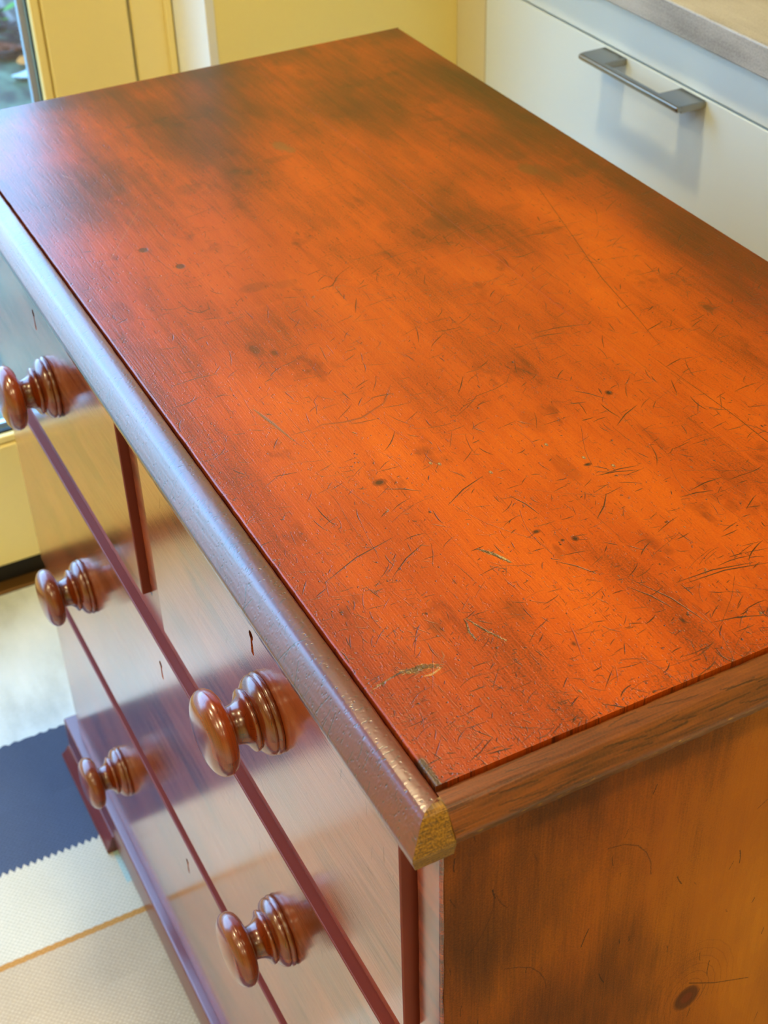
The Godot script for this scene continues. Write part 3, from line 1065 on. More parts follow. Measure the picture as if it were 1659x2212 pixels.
func marks_far(c: Canvas, dark: Color, mid: Color, dust: Color) -> void:
	var soot := Color(0.13, 0.075, 0.055)
	var rng := RandomNumberGenerator.new()
	rng.seed = 17
	for s in [[-0.8287, -0.1380, -0.8200, -0.1640, 3.0, 0.5], [-0.8256, -0.1638, -0.8298, -0.1881, 4.0, 0.55], [-0.8298, -0.1881, -0.8136, -0.2046, 4.0, 0.5], [-0.8136, -0.2046, -0.8300, -0.2300, 3.0, 0.4], [-0.8242, -0.1723, -0.7960, -0.1900, 6.0, 0.55], [-0.8105, -0.3507, -0.8125, -0.3815, 6.0, 0.4], [-0.8125, -0.3815, -0.8225, -0.4300, 5.0, 0.45], [-0.7294, -0.4516, -0.6363, -0.4692, 8.0, 0.3], [-0.7429, -0.3749, -0.6548, -0.3982, 9.0, 0.3], [-0.6920, -0.1860, -0.6810, -0.2000, 5.0, 0.5], [-0.6279, -0.1185, -0.6324, -0.1610, 1.0, 0.5], [-0.5250, -0.2640, -0.4900, -0.2720, 3.5, 0.4], [-0.7600, -0.3100, -0.7300, -0.3400, 5.0, 0.3]]:
		var a := Vector2(s[0], s[1])
		var b := Vector2(s[2], s[3])
		for k in 46:
			var f := rng.randf()
			var p := a.lerp(b, f) + Vector2(rng.randfn() * 0.0009 * s[4], rng.randfn() * 0.0007 * s[4])
			c.blot(p, Vector2(rng.randf_range(0.5, 1.1) * s[4], rng.randf_range(0.4, 0.8) * s[4]), soot, s[5] * 0.13, 2)
		c.stroke(lines(rng, a, (b - a).angle() + 0.15, a.distance_to(b) * 0.7, -0.4), 1.3, soot, 0.5 * s[5], 14)
	# bloomed patches
	c.blot(Vector2(-0.7180, -0.2434), Vector2(12, 7), Color(0.42, 0.30, 0.18), 0.6, 6)
	c.blot(Vector2(-0.7060, -0.2480), Vector2(8, 5), Color(0.42, 0.30, 0.18), 0.5, 6)
	c.blot(Vector2(-0.5656, -0.4055), Vector2(14, 8), Color(0.40, 0.22, 0.08), 0.7, 6)
	c.blot(Vector2(-0.5500, -0.4150), Vector2(24, 9), Color(0.36, 0.19, 0.08), 0.45, 4)
	for s in [[-0.5916, -0.0696], [-0.5519, -0.0851]]:
		c.blot(Vector2(s[0], s[1]), Vector2(4.5, 4.0), Color(0.2, 0.12, 0.1), 0.7, 60)
	# old ring and scraped print
	c.stroke([Vector2(-0.5020, -0.0640), Vector2(-0.4860, -0.0660), Vector2(-0.4780, -0.0720), Vector2(-0.4800, -0.0800), Vector2(-0.4900, -0.0820)], 1.2, Color(0.16, 0.07, 0.06), 0.55, 40)
	c.stroke([Vector2(-0.7600, -0.0560), Vector2(-0.7420, -0.0640)], 2.0, Color(0.6, 0.5, 0.48), 0.35, -20)
	c.stroke([Vector2(-0.6600, -0.0900), Vector2(-0.5900, -0.0420)], 0.5, Color(0.55, 0.42, 0.38), 0.5, 20)
	for s in [[-0.7880, -0.0360], [-0.7020, -0.0430], [-0.6120, -0.0270]]:
		c.stroke([Vector2(s[0], s[1]), Vector2(s[0] + 0.002, s[1] - 0.009)], 1.2, dark, 0.7, 50)


func marks_long(c: Canvas, dark: Color, mid: Color) -> void:
	c.stroke([Vector2(-0.5347, -0.3952), Vector2(-0.45, -0.3720), Vector2(-0.3759, -0.3515), Vector2(-0.3121, -0.3395), Vector2(-0.27, -0.330)], 0.7, dark, 0.55, 50)
	c.stroke([Vector2(-0.27, -0.318), Vector2(-0.2223, -0.3200), Vector2(-0.1806, -0.3214), Vector2(-0.1483, -0.3207), Vector2(-0.10, -0.322), Vector2(-0.02, -0.325)], 0.7, dark, 0.65, 60)
	c.stroke([Vector2(-0.36, -0.447), Vector2(-0.31, -0.445), Vector2(-0.22, -0.448), Vector2(-0.1, -0.45)], 0.6, dark, 0.4, 40)
	# darker worn strip along the back edge, redder band beside the joint
	c.stroke([Vector2(-0.53, -0.4712), Vector2(-0.30, -0.4702), Vector2(-0.01, -0.4702)], 7.0, Color(0.24, 0.08, 0.04), 0.12, 0)
	c.stroke([Vector2(-0.50, -0.300), Vector2(-0.42, -0.303), Vector2(-0.30, -0.301), Vector2(-0.18, -0.303)], 12.0, Color(0.42, 0.11, 0.05), 0.035, 0)
	c.stroke([Vector2(-0.47, -0.292), Vector2(-0.40, -0.300), Vector2(-0.30, -0.300)], 22.0, Color(0.46, 0.13, 0.06), 0.03, 0)


# slow changes of the patina over the whole top, read at x in metres and z in metres
func patina(x0: float, z0: float, x1: float, z1: float) -> Image:
	var im := Image.create(40, 28, false, Image.FORMAT_RGB8)
	for j in 28:
		for i in 40:
			var x := lerpf(x0, x1, (i + 0.5) / 40.0)
			var z := lerpf(z0, z1, (j + 0.5) / 28.0)
			var tone := 128.0
			var hue := 178.0
			# brighter orange heart, redder at the front edge and the back, browner at the far end
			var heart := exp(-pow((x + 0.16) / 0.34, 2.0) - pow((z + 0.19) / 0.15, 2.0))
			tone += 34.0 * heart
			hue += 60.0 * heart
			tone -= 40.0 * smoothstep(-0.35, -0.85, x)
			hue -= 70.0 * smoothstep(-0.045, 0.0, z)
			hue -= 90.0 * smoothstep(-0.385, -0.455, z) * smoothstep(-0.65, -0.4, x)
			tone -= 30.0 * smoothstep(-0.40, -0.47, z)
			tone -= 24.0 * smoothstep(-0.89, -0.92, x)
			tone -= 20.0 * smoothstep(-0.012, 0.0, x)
			im.set_pixel(i, j, Color8(clampi(int(tone), 0, 255), clampi(int(hue), 0, 255), 0))
	return im


func top_texture(x0: float, z0: float, x1: float, z1: float, w: int, h: int, n_seed: int) -> StandardMaterial3D:
	var c := canvas(x0, z0, x1, z1, w, h)
	var lut := ramp(Color(0.13, 0.045, 0.018), Color(0.45, 0.14, 0.045), Color(0.58, 0.23, 0.07), Color(0.18, 0.065, 0.01), Color(0.64, 0.25, 0.012), Color(0.78, 0.37, 0.02))
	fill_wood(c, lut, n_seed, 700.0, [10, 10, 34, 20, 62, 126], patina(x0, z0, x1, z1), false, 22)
	mark_top(c)
	return skin(c, 0.32, 0.06, 0.38, 0.42)


func chest() -> void:
	var t := thing("chest_of_drawers", "old red-brown wooden chest of drawers with a scratched orange top and turned knobs", "chest of drawers", Vector3(-0.466, 0, -0.234))

	# --- materials
	var c := canvas(-0.95, 0, 0.02, 0.06, 2048, 160)
	fill_wood(c, ramp(Color(0.11, 0.025, 0.02), Color(0.28, 0.06, 0.06), Color(0.38, 0.10, 0.09), Color(0.12, 0.03, 0.02), Color(0.34, 0.08, 0.055), Color(0.46, 0.13, 0.08)), 201, 500.0, [10, 16, 40, 26, 60, 124], null, false, 30)
	var rng := RandomNumberGenerator.new()
	rng.seed = 21
	for k in 3400:
		c.blot(Vector2(rng.randf_range(-0.95, 0.02), rng.randf_range(0, 0.06)), Vector2(rng.randf_range(0.25, 0.7), rng.randf_range(0.2, 0.5)), Color(0.07, 0.03, 0.03), rng.randf_range(0.5, 0.95), rng.randf_range(60, 140))
	for k in 700:
		c.stroke(lines(rng, Vector2(rng.randf_range(-0.95, 0.02), rng.randf_range(0, 0.06)), rng.randf_range(1.0, 2.2), rng.randf_range(0.001, 0.005), 0.6), 0.3, Color(0.07, 0.03, 0.03), 0.7, 60)
	for k in 2600:
		var x := 0.02 - 0.5 * pow(rng.randf(), 1.8)
		c.blot(Vector2(x, rng.randf_range(0, 0.06)), Vector2(rng.randf_range(0.5, 1.4), rng.randf_range(0.3, 0.9)), Color(0.36, 0.10, 0.07), 0.2, rng.randf_range(-50, 40))
	for k in 420:
		var x := 0.02 - 0.32 * pow(rng.randf(), 1.4)
		c.stroke(lines(rng, Vector2(x, rng.randf_range(0.012, 0.05)), rng.randf() * PI, rng.randf_range(0.001, 0.006), rng.randf_range(-1.5, 1.5)), 0.45, Color(0.30, 0.09, 0.08), 0.5, rng.randf_range(-60, 80))
	for k in 26:
		c.stroke(lines(rng, Vector2(rng.randf_range(-0.75, 0.0), rng.randf_range(0.008, 0.02)), rng.randf_range(1.1, 2.0), rng.randf_range(0.01, 0.022), rng.randf_range(-0.8, 0.8)), 0.5, Color(0.05, 0.02, 0.02), 0.85, 90)
	var m_front := skin(c, 0.30, 0.036, 1.0, 0.6)

	c = canvas(-0.48, 0, 0.02, 0.06, 1024, 128)
	fill_wood(c, ramp(Color(0.12, 0.045, 0.012), Color(0.37, 0.20, 0.07), Color(0.52, 0.30, 0.11), Color(0.10, 0.035, 0.01), Color(0.40, 0.18, 0.05), Color(0.54, 0.26, 0.08)), 211, 900.0, [34, 30, 26, 16, 60, 128], null, false, 60)
	for k in 110:
		c.blot(Vector2(rng.randf_range(-0.48, 0.02), rng.randf_range(0.0155, 0.0205)), Vector2(rng.randf_range(0.5, 2.4), rng.randf_range(0.2, 0.6)), Color(0.80, 0.60, 0.22), rng.randf_range(0.3, 0.9), rng.randf_range(10, 50))
	for k in 160:
		c.stroke(lines(rng, Vector2(rng.randf_range(-0.48, 0.02), rng.randf_range(0, 0.06)), rng.randf_range(-0.05, 0.05), rng.randf_range(0.006, 0.03), 0.03), 0.35, Color(0.14, 0.06, 0.02), 0.5, 40)
	var m_end := skin(c, 0.38, 0.05, 0.15)

	c = canvas(-0.95, -0.9, 0.02, 0.0, 1536, 1408)
	fill_wood(c, ramp(Color(0.14, 0.05, 0.03), Color(0.53, 0.21, 0.105), Color(0.64, 0.31, 0.16), Color(0.15, 0.06, 0.03), Color(0.57, 0.27, 0.11), Color(0.68, 0.37, 0.17)), 221, 500.0, [26, 34, 40, 20, 60, 124], null, false, 60)
	for k in 700:
		var ang := rng.randf_range(-0.25, 0.25) + (0.0 if rng.randf() < 0.55 else PI / 2)
		c.stroke(lines(rng, Vector2(rng.randf_range(-0.95, 0.02), -0.9 * rng.randf()), ang, 0.003 + 0.014 * pow(rng.randf(), 2.0), rng.randf_range(-0.4, 0.4)), rng.randf_range(0.45, 1.0), Color(0.08, 0.05, 0.035), rng.randf_range(0.3, 0.8), 120)
	for k in 500:
		c.blot(Vector2(rng.randf_range(-0.95, 0.02), -0.9 * rng.randf()), Vector2(rng.randf_range(0.4, 1.0), rng.randf_range(0.3, 0.6)), Color(0.1, 0.06, 0.04), rng.randf_range(0.2, 0.6), 40)
	for k in 90:
		var ang := PI / 2 + rng.randf_range(-0.35, 0.35)
		c.stroke(lines(rng, Vector2(rng.randf_range(-0.95, 0.02), -0.9 * rng.randf()), ang, rng.randf_range(0.006, 0.016), rng.randf_range(-0.3, 0.3)), rng.randf_range(0.6, 1.5), Color(0.05, 0.05, 0.035), rng.randf_range(0.5, 0.95), 190)
	for k in 16:
		c.stroke(lines(rng, Vector2(rng.randf_range(-0.3, -0.03), -0.88 + 0.002 * k), rng.randf_range(-0.02, 0.02), 0.12, 0.02), 0.4, Color(0.12, 0.07, 0.05), 0.5, 40)
	var m_drawer := skin(c, 0.185, 0.016, 1.0, 0.64)
	m_drawer.clearcoat_texture = m_drawer.heightmap_texture

	c = canvas(-0.48, -0.86, 0.0, 0.0, 1024, 1536)
	fill_wood(c, ramp(Color(0.12, 0.035, 0.006), Color(0.46, 0.19, 0.02), Color(0.60, 0.29, 0.03), Color(0.13, 0.05, 0.008), Color(0.62, 0.36, 0.02), Color(0.76, 0.46, 0.03)), 231, 700.0, [8, 6, 34, 12, 50, 124], end_light_ramp(), true, 24)
	for k in 260:
		c.stroke(lines(rng, Vector2(-0.48 * rng.randf(), -0.86 * rng.randf()), PI / 2 + rng.randf_range(-0.35, 0.35), 0.003 + 0.014 * pow(rng.randf(), 2.0), rng.randf_range(-0.4, 0.4)), rng.randf_range(0.3, 0.6), Color(0.09, 0.035, 0.01), rng.randf_range(0.3, 0.8), 50)
	for k in 22:
		c.stroke(lines(rng, Vector2(-0.48 * rng.randf(), -0.86 * rng.randf()), rng.randf() * PI, rng.randf_range(0.02, 0.06), rng.randf_range(-1.6, 1.6)), 0.35, Color(0.20, 0.08, 0.02), 0.5, 20)
	# knot with its rings
	for k in 7:
		var ring := []
		for j in 13:
			var a := -0.5 + j * 0.33
			ring.append(Vector2(-0.183 + cos(a) * (0.008 + 0.0048 * k), -0.574 - sin(a) * (0.012 + 0.0075 * k)))
		c.stroke(ring, 0.7, Color(0.18, 0.07, 0.02), 0.22 - 0.022 * k, 8)
	c.blot(Vector2(-0.183, -0.574), Vector2(11, 13), Color(0.22, 0.08, 0.02), 0.7, 10)
	c.blot(Vector2(-0.183, -0.574), Vector2(5, 6), Color(0.42, 0.14, 0.03), 0.6, 10)
	c.stroke([Vector2(-0.183, -0.59), Vector2(-0.205, -0.575), Vector2(-0.235, -0.56)], 0.6, Color(0.14, 0.06, 0.02), 0.7, 40)
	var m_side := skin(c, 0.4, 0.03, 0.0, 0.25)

	c = canvas(0, 0, 0.2, 0.2, 384, 384)
	fill_wood(c, ramp(Color(0.12, 0.04, 0.008), Color(0.46, 0.18, 0.03), Color(0.62, 0.28, 0.05), Color(0.12, 0.04, 0.01), Color(0.48, 0.16, 0.03), Color(0.62, 0.25, 0.05)), 241, 500.0, [8, 12, 30, 8, 40, 126])
	for k in 60:
		c.stroke(lines(rng, Vector2(0.2 * rng.randf(), 0.2 * rng.randf()), rng.randf() * PI, rng.randf_range(0.004, 0.016), 0.3), 0.7, Color(0.06, 0.025, 0.01), 0.6, 40)
	var m_knob := skin(c, 0.24, 0.01, 0.7, 0.55)
	var m_rail := plain(Color(0.42, 0.17, 0.11), 0.25, 0.68)
	m_rail.albedo_texture = m_drawer.albedo_texture
	m_rail.albedo_color = Color(1.0, 0.95, 0.9)
	m_rail.clearcoat_enabled = true
	m_rail.clearcoat = 0.6
	m_rail.clearcoat_roughness = 0.2
	var m_edge := plain(Color(0.42, 0.16, 0.11), 0.42, 0.4)
	var m_plinth := plain(Color(0.37, 0.13, 0.11), 0.30, 0.55)
	m_plinth.clearcoat_enabled = true
	m_plinth.clearcoat = 0.3
	m_plinth.clearcoat_roughness = 0.2
	var m_hole := plain(Color(0.015, 0.012, 0.01), 0.9)

	# --- the two boards of the top, each in a near and a far length
	var mid_x := -0.4650
	var xa := -0.9300
	var xb := -0.0016
	var zs := [[-0.30060, -0.0014, 1320, 660, 301], [-0.4745, -0.30062, 768, 384, 301]]
	for k in 2:
		var z0: float = zs[k][0]
		var z1: float = zs[k][1]
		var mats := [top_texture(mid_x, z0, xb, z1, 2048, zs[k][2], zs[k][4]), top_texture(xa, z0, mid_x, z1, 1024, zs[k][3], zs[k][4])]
		var am := ArrayMesh.new()
		for s in 2:
			var st := begin()
			var x0 := mid_x if s == 0 else xa
			var x1 := xb if s == 0 else mid_x
			uv_axes = 2
			uv_map = Vector4(x0, 1.0 / (x1 - x0), z0, 1.0 / (z1 - z0))
			board(st, x0, x1, z0, z1, s == 1, s == 0, k == 0)
			st.commit(am)
			am.surface_set_material(s, mats[s])
		var o := MeshInstance3D.new()
		o.name = "top_board"
		o.mesh = am
		t.add_child(o, true)
		o.position = -t.position
	uv_axes = 0

	# --- mouldings round the top
	var prof := PackedVector2Array([Vector2(-0.0002, 0.8402), Vector2(0.0185, 0.8402), Vector2(0.0204, 0.8420), Vector2(0.0222, 0.8485), Vector2(0.0230, 0.8506), Vector2(0.0229, 0.8526), Vector2(0.0222, 0.8540), Vector2(0.0149, 0.8648), Vector2(0.0140, 0.8661), Vector2(0.0130, 0.8673), Vector2(0.0116, 0.8682), Vector2(0.0102, 0.8686), Vector2(0.0014, 0.8690), Vector2(0.0004, 0.8688), Vector2(-0.0002, 0.8680)])
	var side_prof := PackedVector2Array()
	var hip := PackedFloat32Array()
	for p in prof:
		side_prof.append(Vector2(p.x * 0.86, 0.8686 - (0.8692 - p.y) * 0.74))
		hip.append(maxf(0.004, p.x * 0.86))
	var st := begin()
	sweep(st, prof, -0.948, 0.0105, 220, Transform3D(), 0.0008, 5, false, 42.0, true, hip)
	part("front_moulding", st, m_front, t)
	# the end grain of the front moulding, cut to the same profile as the end moulding
	st = begin()
	end_cap(st, prof, hip)
	var m_grain := skin(grain_end(), 0.33, 0.05)
	part("end_grain", st, m_grain, t)
	# end mouldings run back from the front one
	st = begin()
	sweep(st, side_prof, BACK - 0.001, -0.0005, 120, Transform3D(Basis(Vector3(0, 0, 1), Vector3.UP, Vector3(1, 0, 0)), Vector3.ZERO), 0.0012, 8, true)
	part("end_moulding", st, m_end, t)
	st = begin()
	sweep(st, side_prof, BACK - 0.001, -0.0005, 60, Transform3D(Basis(Vector3(0, 0, 1), Vector3.UP, Vector3(-1, 0, 0)), Vector3(-0.9300, -0.008, 0)), 0.0008, 9, true)
	part("end_moulding", st, m_end, t)

	# --- carcass
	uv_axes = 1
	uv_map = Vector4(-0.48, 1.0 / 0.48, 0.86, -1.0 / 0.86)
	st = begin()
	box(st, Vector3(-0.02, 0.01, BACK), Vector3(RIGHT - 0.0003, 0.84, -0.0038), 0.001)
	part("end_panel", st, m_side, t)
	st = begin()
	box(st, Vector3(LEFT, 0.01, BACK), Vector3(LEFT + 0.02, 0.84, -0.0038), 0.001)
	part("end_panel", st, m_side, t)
	uv_axes = 0
	uv_map = Vector4(-0.95, 1.0 / 0.97, 0.9, -1.0 / 0.9)
	st = begin()
	box(st, Vector3(LEFT + 0.02, 0.01, BACK), Vector3(-0.02, 0.838, BACK + 0.012), 0.001)
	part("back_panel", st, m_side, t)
	for s in 2:
		st = begin()
		var a := -0.0235 if s == 0 else LEFT
		var b := RIGHT if s == 0 else LEFT + 0.0255
		sweep(st, PackedVector2Array([Vector2(-0.0040, a), Vector2(-0.0026, a), Vector2(-0.0020, a + 0.0006), Vector2(-0.0020, b - 0.002), Vector2(-0.0024, b - 0.0007), Vector2(-0.0032, b), Vector2(-0.0040, b)]), 0.01, 0.8395, 60, Transform3D(Basis(Vector3.UP, Vector3.RIGHT, Vector3.BACK), Vector3.ZERO), 0.0009, 31 + s, true, 42.0, false)
		part("stile", st, m_rail, t)
	var y_rail := [[0.6012, 0.634], [0.337, 0.358], [0.045, 0.0705]]
	for r in y_rail:
		st = begin()
		box(st, Vector3(LEFT + 0.024, r[0], -0.12), Vector3(-0.022, r[1], -0.0015), 0.001)
		part("rail", st, m_rail, t)
	st = begin()
	box(st, Vector3(LEFT + 0.024, 0.8335, -0.12), Vector3(-0.022, 0.8395, -0.0015), 0.001)
	part("rail", st, m_rail, t)
	st = begin()
	box(st, Vector3(-0.4685, 0.634, -0.3), Vector3(-0.4260, 0.8335, -0.0008), 0.001)
	part("divider", st, m_rail, t)

	# --- drawers: the fronts stand proud of the frame
	var drawers := [[-0.4235, -0.0270, 0.6365, 0.8325, -0.2208, 0.7905, [[-0.2036, 0.7434]]],
		[-0.9065, -0.4712, 0.6365, 0.8325, -0.6830, 0.7860, [[-0.6637, 0.7275]]],
		[-0.9065, -0.0275, 0.3600, 0.6008, -0.4504, 0.5740, [[-0.2217, 0.5010], [-0.6815, 0.4897]]],
		[-0.9065, -0.0275, 0.0722, 0.3352, -0.4714, 0.3012, [[-0.2250, 0.2260], [-0.6766, 0.2321]]]]
	for d in drawers:
		st = begin()
		drawer_face(st, Vector3(d[0], d[2], FRONT - 0.022), Vector3(d[1], d[3], FRONT), Vector2(d[4], d[5]))
		var o := part("drawer", st, m_drawer, t)
		st = begin()
		box(st, Vector3(d[0], d[2], FRONT - 0.022), Vector3(d[1], d[3], FRONT), 0.0012, Transform3D(), Vector3.BACK)
		box(st, Vector3(d[0] + 0.004, d[2] + 0.004, -0.40), Vector3(d[1] - 0.004, d[3] - 0.03, FRONT - 0.022), 0.001)
		st.commit(o.mesh)
		o.mesh.surface_set_material(1, m_edge)
		st = begin()
		box(st, Vector3(d[4] - 0.009, d[5] - 0.018, FRONT - 0.0115), Vector3(d[4] + 0.009, d[5] + 0.012, FRONT - 0.0095), 0.0005)
		var kh := part("keyhole", st, m_hole, o)
		kh.set_meta("label", "dark keyhole")
		for k in d[6]:
			st = begin()
			knob(st, Transform3D(Basis(), Vector3(k[0], k[1], FRONT)))
			part("knob", st, m_knob, o)

	# --- plinth and bracket feet
	uv_map = Vector4(-0.95, 1.0 / 0.97, 0.9, -1.0 / 0.9)
	var pl := PackedVector2Array([Vector2(-0.0018, 0.010), Vector2(0.0140, 0.010), Vector2(0.0152, 0.0112), Vector2(0.0154, 0.0130), Vector2(0.0154, 0.0680), Vector2(0.0150, 0.0698), Vector2(0.0136, 0.0708), Vector2(0.0120, 0.0711), Vector2(0.0040, 0.0713), Vector2(-0.0018, 0.0713)])
	st = begin()
	sweep(st, pl, -0.948, 0.0132, 90, Transform3D(), 0.0004, 14, true, 42.0, false)
	part("plinth", st, m_plinth, t)
	for s in 2:
		st = begin()
		var pp := PackedVector2Array()
		for p in pl:
			pp.append(Vector2((p.x + 0.0018) * 0.64, p.y))
		var xf := Transform3D(Basis(Vector3(0, 0, 1), Vector3.UP, Vector3(1, 0, 0)), Vector3(RIGHT, 0, 0)) if s == 0 else Transform3D(Basis(Vector3(0, 0, 1), Vector3.UP, Vector3(-1, 0, 0)), Vector3(LEFT, 0, 0))
		sweep(st, pp, BACK, -0.0018, 30, xf, 0.0004, 15 + s, true, 42.0, false)
		part("plinth", st, m_plinth, t)
	for s in 2:
		for f in 2:
			st = begin()
			foot(st, s == 1, f == 0)
			part("bracket_foot", st, m_plinth, t)


func end_light_ramp() -> Image:  # light falloff painted into the panel: gold towards the back, darker at the front
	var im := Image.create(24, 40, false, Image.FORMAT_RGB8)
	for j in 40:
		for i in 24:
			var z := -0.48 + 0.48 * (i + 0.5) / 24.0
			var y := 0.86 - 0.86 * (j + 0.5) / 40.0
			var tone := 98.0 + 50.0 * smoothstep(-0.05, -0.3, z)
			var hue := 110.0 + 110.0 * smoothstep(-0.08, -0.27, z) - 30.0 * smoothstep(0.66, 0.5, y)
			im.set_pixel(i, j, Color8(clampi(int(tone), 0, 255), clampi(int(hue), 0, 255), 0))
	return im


func grain_end() -> Canvas:
	var c := canvas(0, 0, 0.03, 0.035, 256, 256)
	fill_wood(c, ramp(Color(0.16, 0.10, 0.02), Color(0.46, 0.32, 0.07), Color(0.66, 0.5, 0.14), Color(0.16, 0.09, 0.02), Color(0.44, 0.28, 0.06), Color(0.62, 0.44, 0.11)), 251, 2600.0, [40, 20, 30, 40, 60, 130], null, false, 70)
	return c


# one length of a top board; the two lengths of a board meet without a seam
func board(st: SurfaceTool, x0: float, x1: float, z0: float, z1: float, far_end: bool, near_end: bool, front: bool) -> void:
	var b := 0.0014
	var y := TOP
	var y0 := 0.842
	var n := 60
	var fl := FastNoiseLite.new()
	fl.seed = 77
	fl.frequency = 1.0
	var up := Vector3.UP
	for k in n:
		var xs := [lerpf(x0, x1, float(k) / n), lerpf(x0, x1, float(k + 1) / n)]
		var e := []
		var f := []
		for x in xs:
			e.append(0.0006 * maxf(0, fl.get_noise_1d(x * 70.0)) if front else 0.0)
			f.append(0.0)
		var bz := b if front else 0.00006
		var bb := b if not front else 0.00006
		var a0 := Vector3(xs[0], y, z1 - bz - e[0])
		var a1 := Vector3(xs[1], y, z1 - bz - e[1])
		var c0 := Vector3(xs[0], y, z0 + bb)
		var c1 := Vector3(xs[1], y, z0 + bb)
		quad(st, a0, a1, c1, c0, up, up, up, up)
		var s0 := Vector3(xs[0], y - bz, z1 - e[0])
		var s1 := Vector3(xs[1], y - bz, z1 - e[1])
		quad(st, a0, a1, s1, s0, up, up, Vector3.BACK, Vector3.BACK)
		quad(st, s0, s1, Vector3(xs[1], y0, z1), Vector3(xs[0], y0, z1), Vector3.BACK, Vector3.BACK, Vector3.BACK, Vector3.BACK)
		var t0 := Vector3(xs[0], y - bb, z0)
		var t1 := Vector3(xs[1], y - bb, z0)
		quad(st, c0, c1, t1, t0, up, up, Vector3.FORWARD, Vector3.FORWARD)
		quad(st, t0, t1, Vector3(xs[1], y0, z0), Vector3(xs[0], y0, z0), Vector3.FORWARD, Vector3.FORWARD, Vector3.FORWARD, Vector3.FORWARD)
		quad(st, Vector3(xs[0], y0, z0), Vector3(xs[1], y0, z0), Vector3(xs[1], y0, z1), Vector3(xs[0], y0, z1), Vector3.DOWN, Vector3.DOWN, Vector3.DOWN, Vector3.DOWN)
	for s in 2:
		if (s == 0 and not far_end) or (s == 1 and not near_end):
			continue
		var x := x0 if s == 0 else x1
		var nn := Vector3(-1 if s == 0 else 1, 0, 0)
		quad(st, Vector3(x, y, z0), Vector3(x, y, z1), Vector3(x, y0, z1), Vector3(x, y0, z0), nn, nn, nn, nn)


# the sawn end of the front moulding: bevelled like the end moulding, so the corner is hipped
func end_cap(st: SurfaceTool, prof: PackedVector2Array, hip: PackedFloat32Array) -> void:
	var m := prof.size()
	for i in range(1, m - 2):
		var j := i + 1
		var a := Vector3(hip[i] + 0.0001, prof[i].y, prof[i].x)
		var b := Vector3(hip[j] + 0.0001, prof[j].y, prof[j].x)
		var c := Vector3(hip[j] + 0.0001, prof[j].y, -0.0006)
		var d := Vector3(hip[i] + 0.0001, prof[i].y, -0.0006)
		var nn := Vector3(b.y - a.y, a.x - b.x, 0).normalized()
		var uv := []
		for p in [a, b, c, d]:
			uv.append(Vector2(p.z * 33, (0.87 - p.y) * 28))
		quad(st, a, b, c, d, nn, nn, nn, nn, uv)


func drawer_face(st: SurfaceTool, lo: Vector3, hi: Vector3, key: Vector2) -> void:
	# face with a keyhole through it: two halves either side of the hole
	var b := 0.0012
	var z := hi.z
	var hole := PackedVector2Array()     # right half, from top to bottom
	for k in 7:
		var a := PI / 2 - k * PI / 7.2
		hole.append(Vector2(cos(a) * 0.0032, sin(a) * 0.0036 + 0.004))
	hole.append(Vector2(0.0015, -0.0005))
	hole.append(Vector2(0.0022, -0.0115))
	hole.append(Vector2(0.0, -0.0125))
	for s in [-1.0, 1.0]:
		var poly := PackedVector2Array()
		var ox := hi.x - b if s > 0 else lo.x + b
		poly.append(Vector2(key.x, hi.y - b))
		for p in hole:
			poly.append(key + Vector2(p.x * s, p.y))
		poly.append(Vector2(key.x, lo.y + b))
		poly.append(Vector2(ox, lo.y + b))
		poly.append(Vector2(ox, hi.y - b))
		var ids := Geometry2D.triangulate_polygon(poly)
		for t in range(0, ids.size(), 3):
			var p := []
			for k in 3:
				p.append(Vector3(poly[ids[t + k]].x, poly[ids[t + k]].y, z))
			tri(st, p, [Vector3.BACK, Vector3.BACK, Vector3.BACK])
		for k in hole.size() - 1:
			var a := key + Vector2(hole[k].x * s, hole[k].y)
			var e := key + Vector2(hole[k + 1].x * s, hole[k + 1].y)
			var m := (a + e) / 2
			var nn := Vector3(key.x - m.x, key.y - m.y, 0).normalized()
			quad(st, Vector3(a.x, a.y, z), Vector3(e.x, e.y, z), Vector3(e.x, e.y, z - 0.01), Vector3(a.x, a.y, z - 0.01), nn, nn, nn, nn)


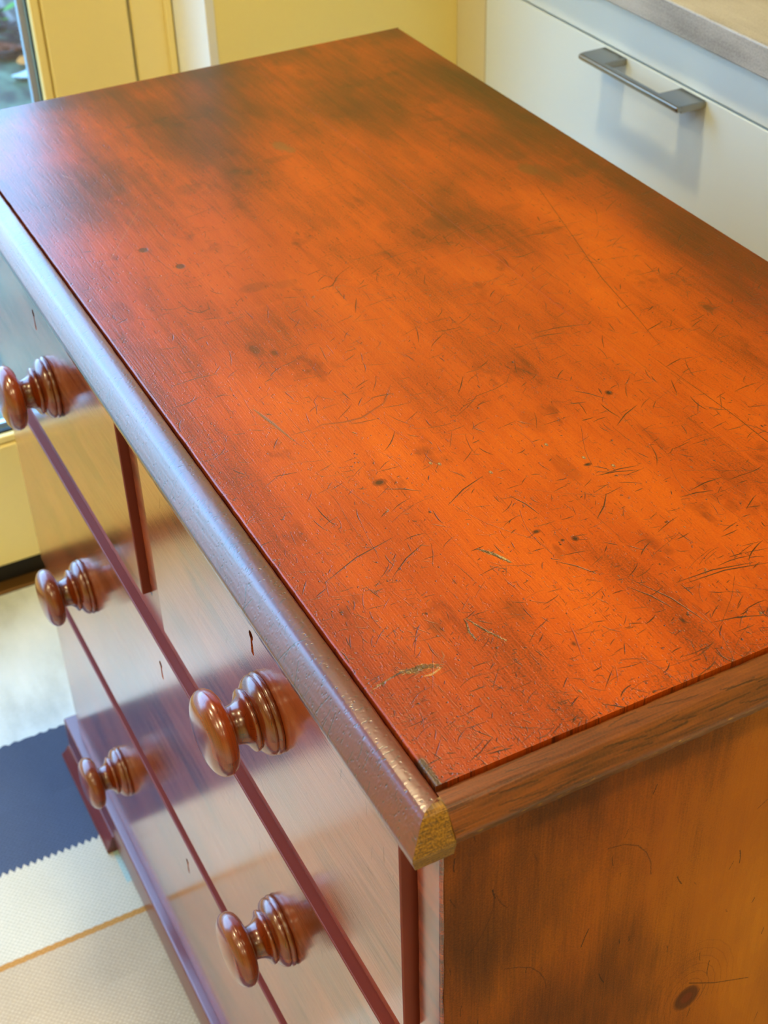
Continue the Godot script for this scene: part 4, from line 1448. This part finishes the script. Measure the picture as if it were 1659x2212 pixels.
func knob(st: SurfaceTool, xf: Transform3D) -> void:
	var p := PackedVector2Array([Vector2(0.0250, 0.0), Vector2(0.0262, 0.0010), Vector2(0.0264, 0.0024), Vector2(0.0258, 0.0036), Vector2(0.0250, 0.0042), Vector2(0.0256, 0.0050), Vector2(0.0254, 0.0066), Vector2(0.0240, 0.0088), Vector2(0.0216, 0.0108), Vector2(0.0196, 0.0120), Vector2(0.0188, 0.0124), Vector2(0.0198, 0.0132), Vector2(0.0200, 0.0146), Vector2(0.0192, 0.0158), Vector2(0.0172, 0.0168), Vector2(0.0148, 0.0182), Vector2(0.0132, 0.0202), Vector2(0.0124, 0.0228), Vector2(0.0122, 0.0252), Vector2(0.0126, 0.0268), Vector2(0.0140, 0.0276), Vector2(0.0180, 0.0280), Vector2(0.0220, 0.0290), Vector2(0.0252, 0.0310), Vector2(0.0270, 0.0338), Vector2(0.0275, 0.0366), Vector2(0.0268, 0.0394), Vector2(0.0248, 0.0420), Vector2(0.0214, 0.0442), Vector2(0.0166, 0.0458), Vector2(0.0100, 0.0469), Vector2(0.0, 0.0474)])
	lathe(st, p, 48, xf * Transform3D(Basis.from_scale(Vector3(1.04, 1.04, 1.0)), Vector3.ZERO))


# a low block under each corner, standing a finger proud of the plinth, its top sloping back to it
func foot(st: SurfaceTool, left: bool, front: bool) -> void:
	var long := 0.181
	var xa := -0.9550 if left else 0.0225 - long
	var prof := PackedVector2Array([Vector2(0.0, 0.0006), Vector2(0.0236, 0.0006), Vector2(0.0242, 0.0012), Vector2(0.0242, 0.0062), Vector2(0.0232, 0.0075), Vector2(0.0200, 0.0130), Vector2(0.0160, 0.0240), Vector2(0.0142, 0.0262), Vector2(0.0, 0.0265)])
	var xf := Transform3D(Basis(), Vector3(0, 0, 0.0020)) if front else Transform3D(Basis(Vector3(-1, 0, 0), Vector3.UP, Vector3(0, 0, -1)), Vector3(0, 0, BACK + 0.0225))
	var hip := PackedFloat32Array()
	for p in prof:
		hip.append(-0.9550 + 0.0242 - p.x if left else 0.0225 - 0.0242 + p.x)
	if front:
		sweep(st, prof, xa, xa + long, 8, xf, 0.0, 1, true, 30.0, false, hip)
	else:
		sweep(st, prof, -xa - long, -xa, 8, xf, 0.0, 1, true, 30.0, false)
	var sx := Vector3(-1, 0, 0) if left else Vector3(1, 0, 0)
	var side := Transform3D(Basis(Vector3(0, 0, 1) if not left else Vector3(0, 0, 1), Vector3.UP, sx), Vector3(-0.9310 if left else -0.0015, 0, 0))
	if front:
		sweep(st, prof, -0.13, 0.0020, 6, side, 0.0, 1, true, 30.0, false)
	else:
		sweep(st, prof, BACK + 0.0225, BACK + 0.15, 6, side, 0.0, 1, true, 30.0, false)
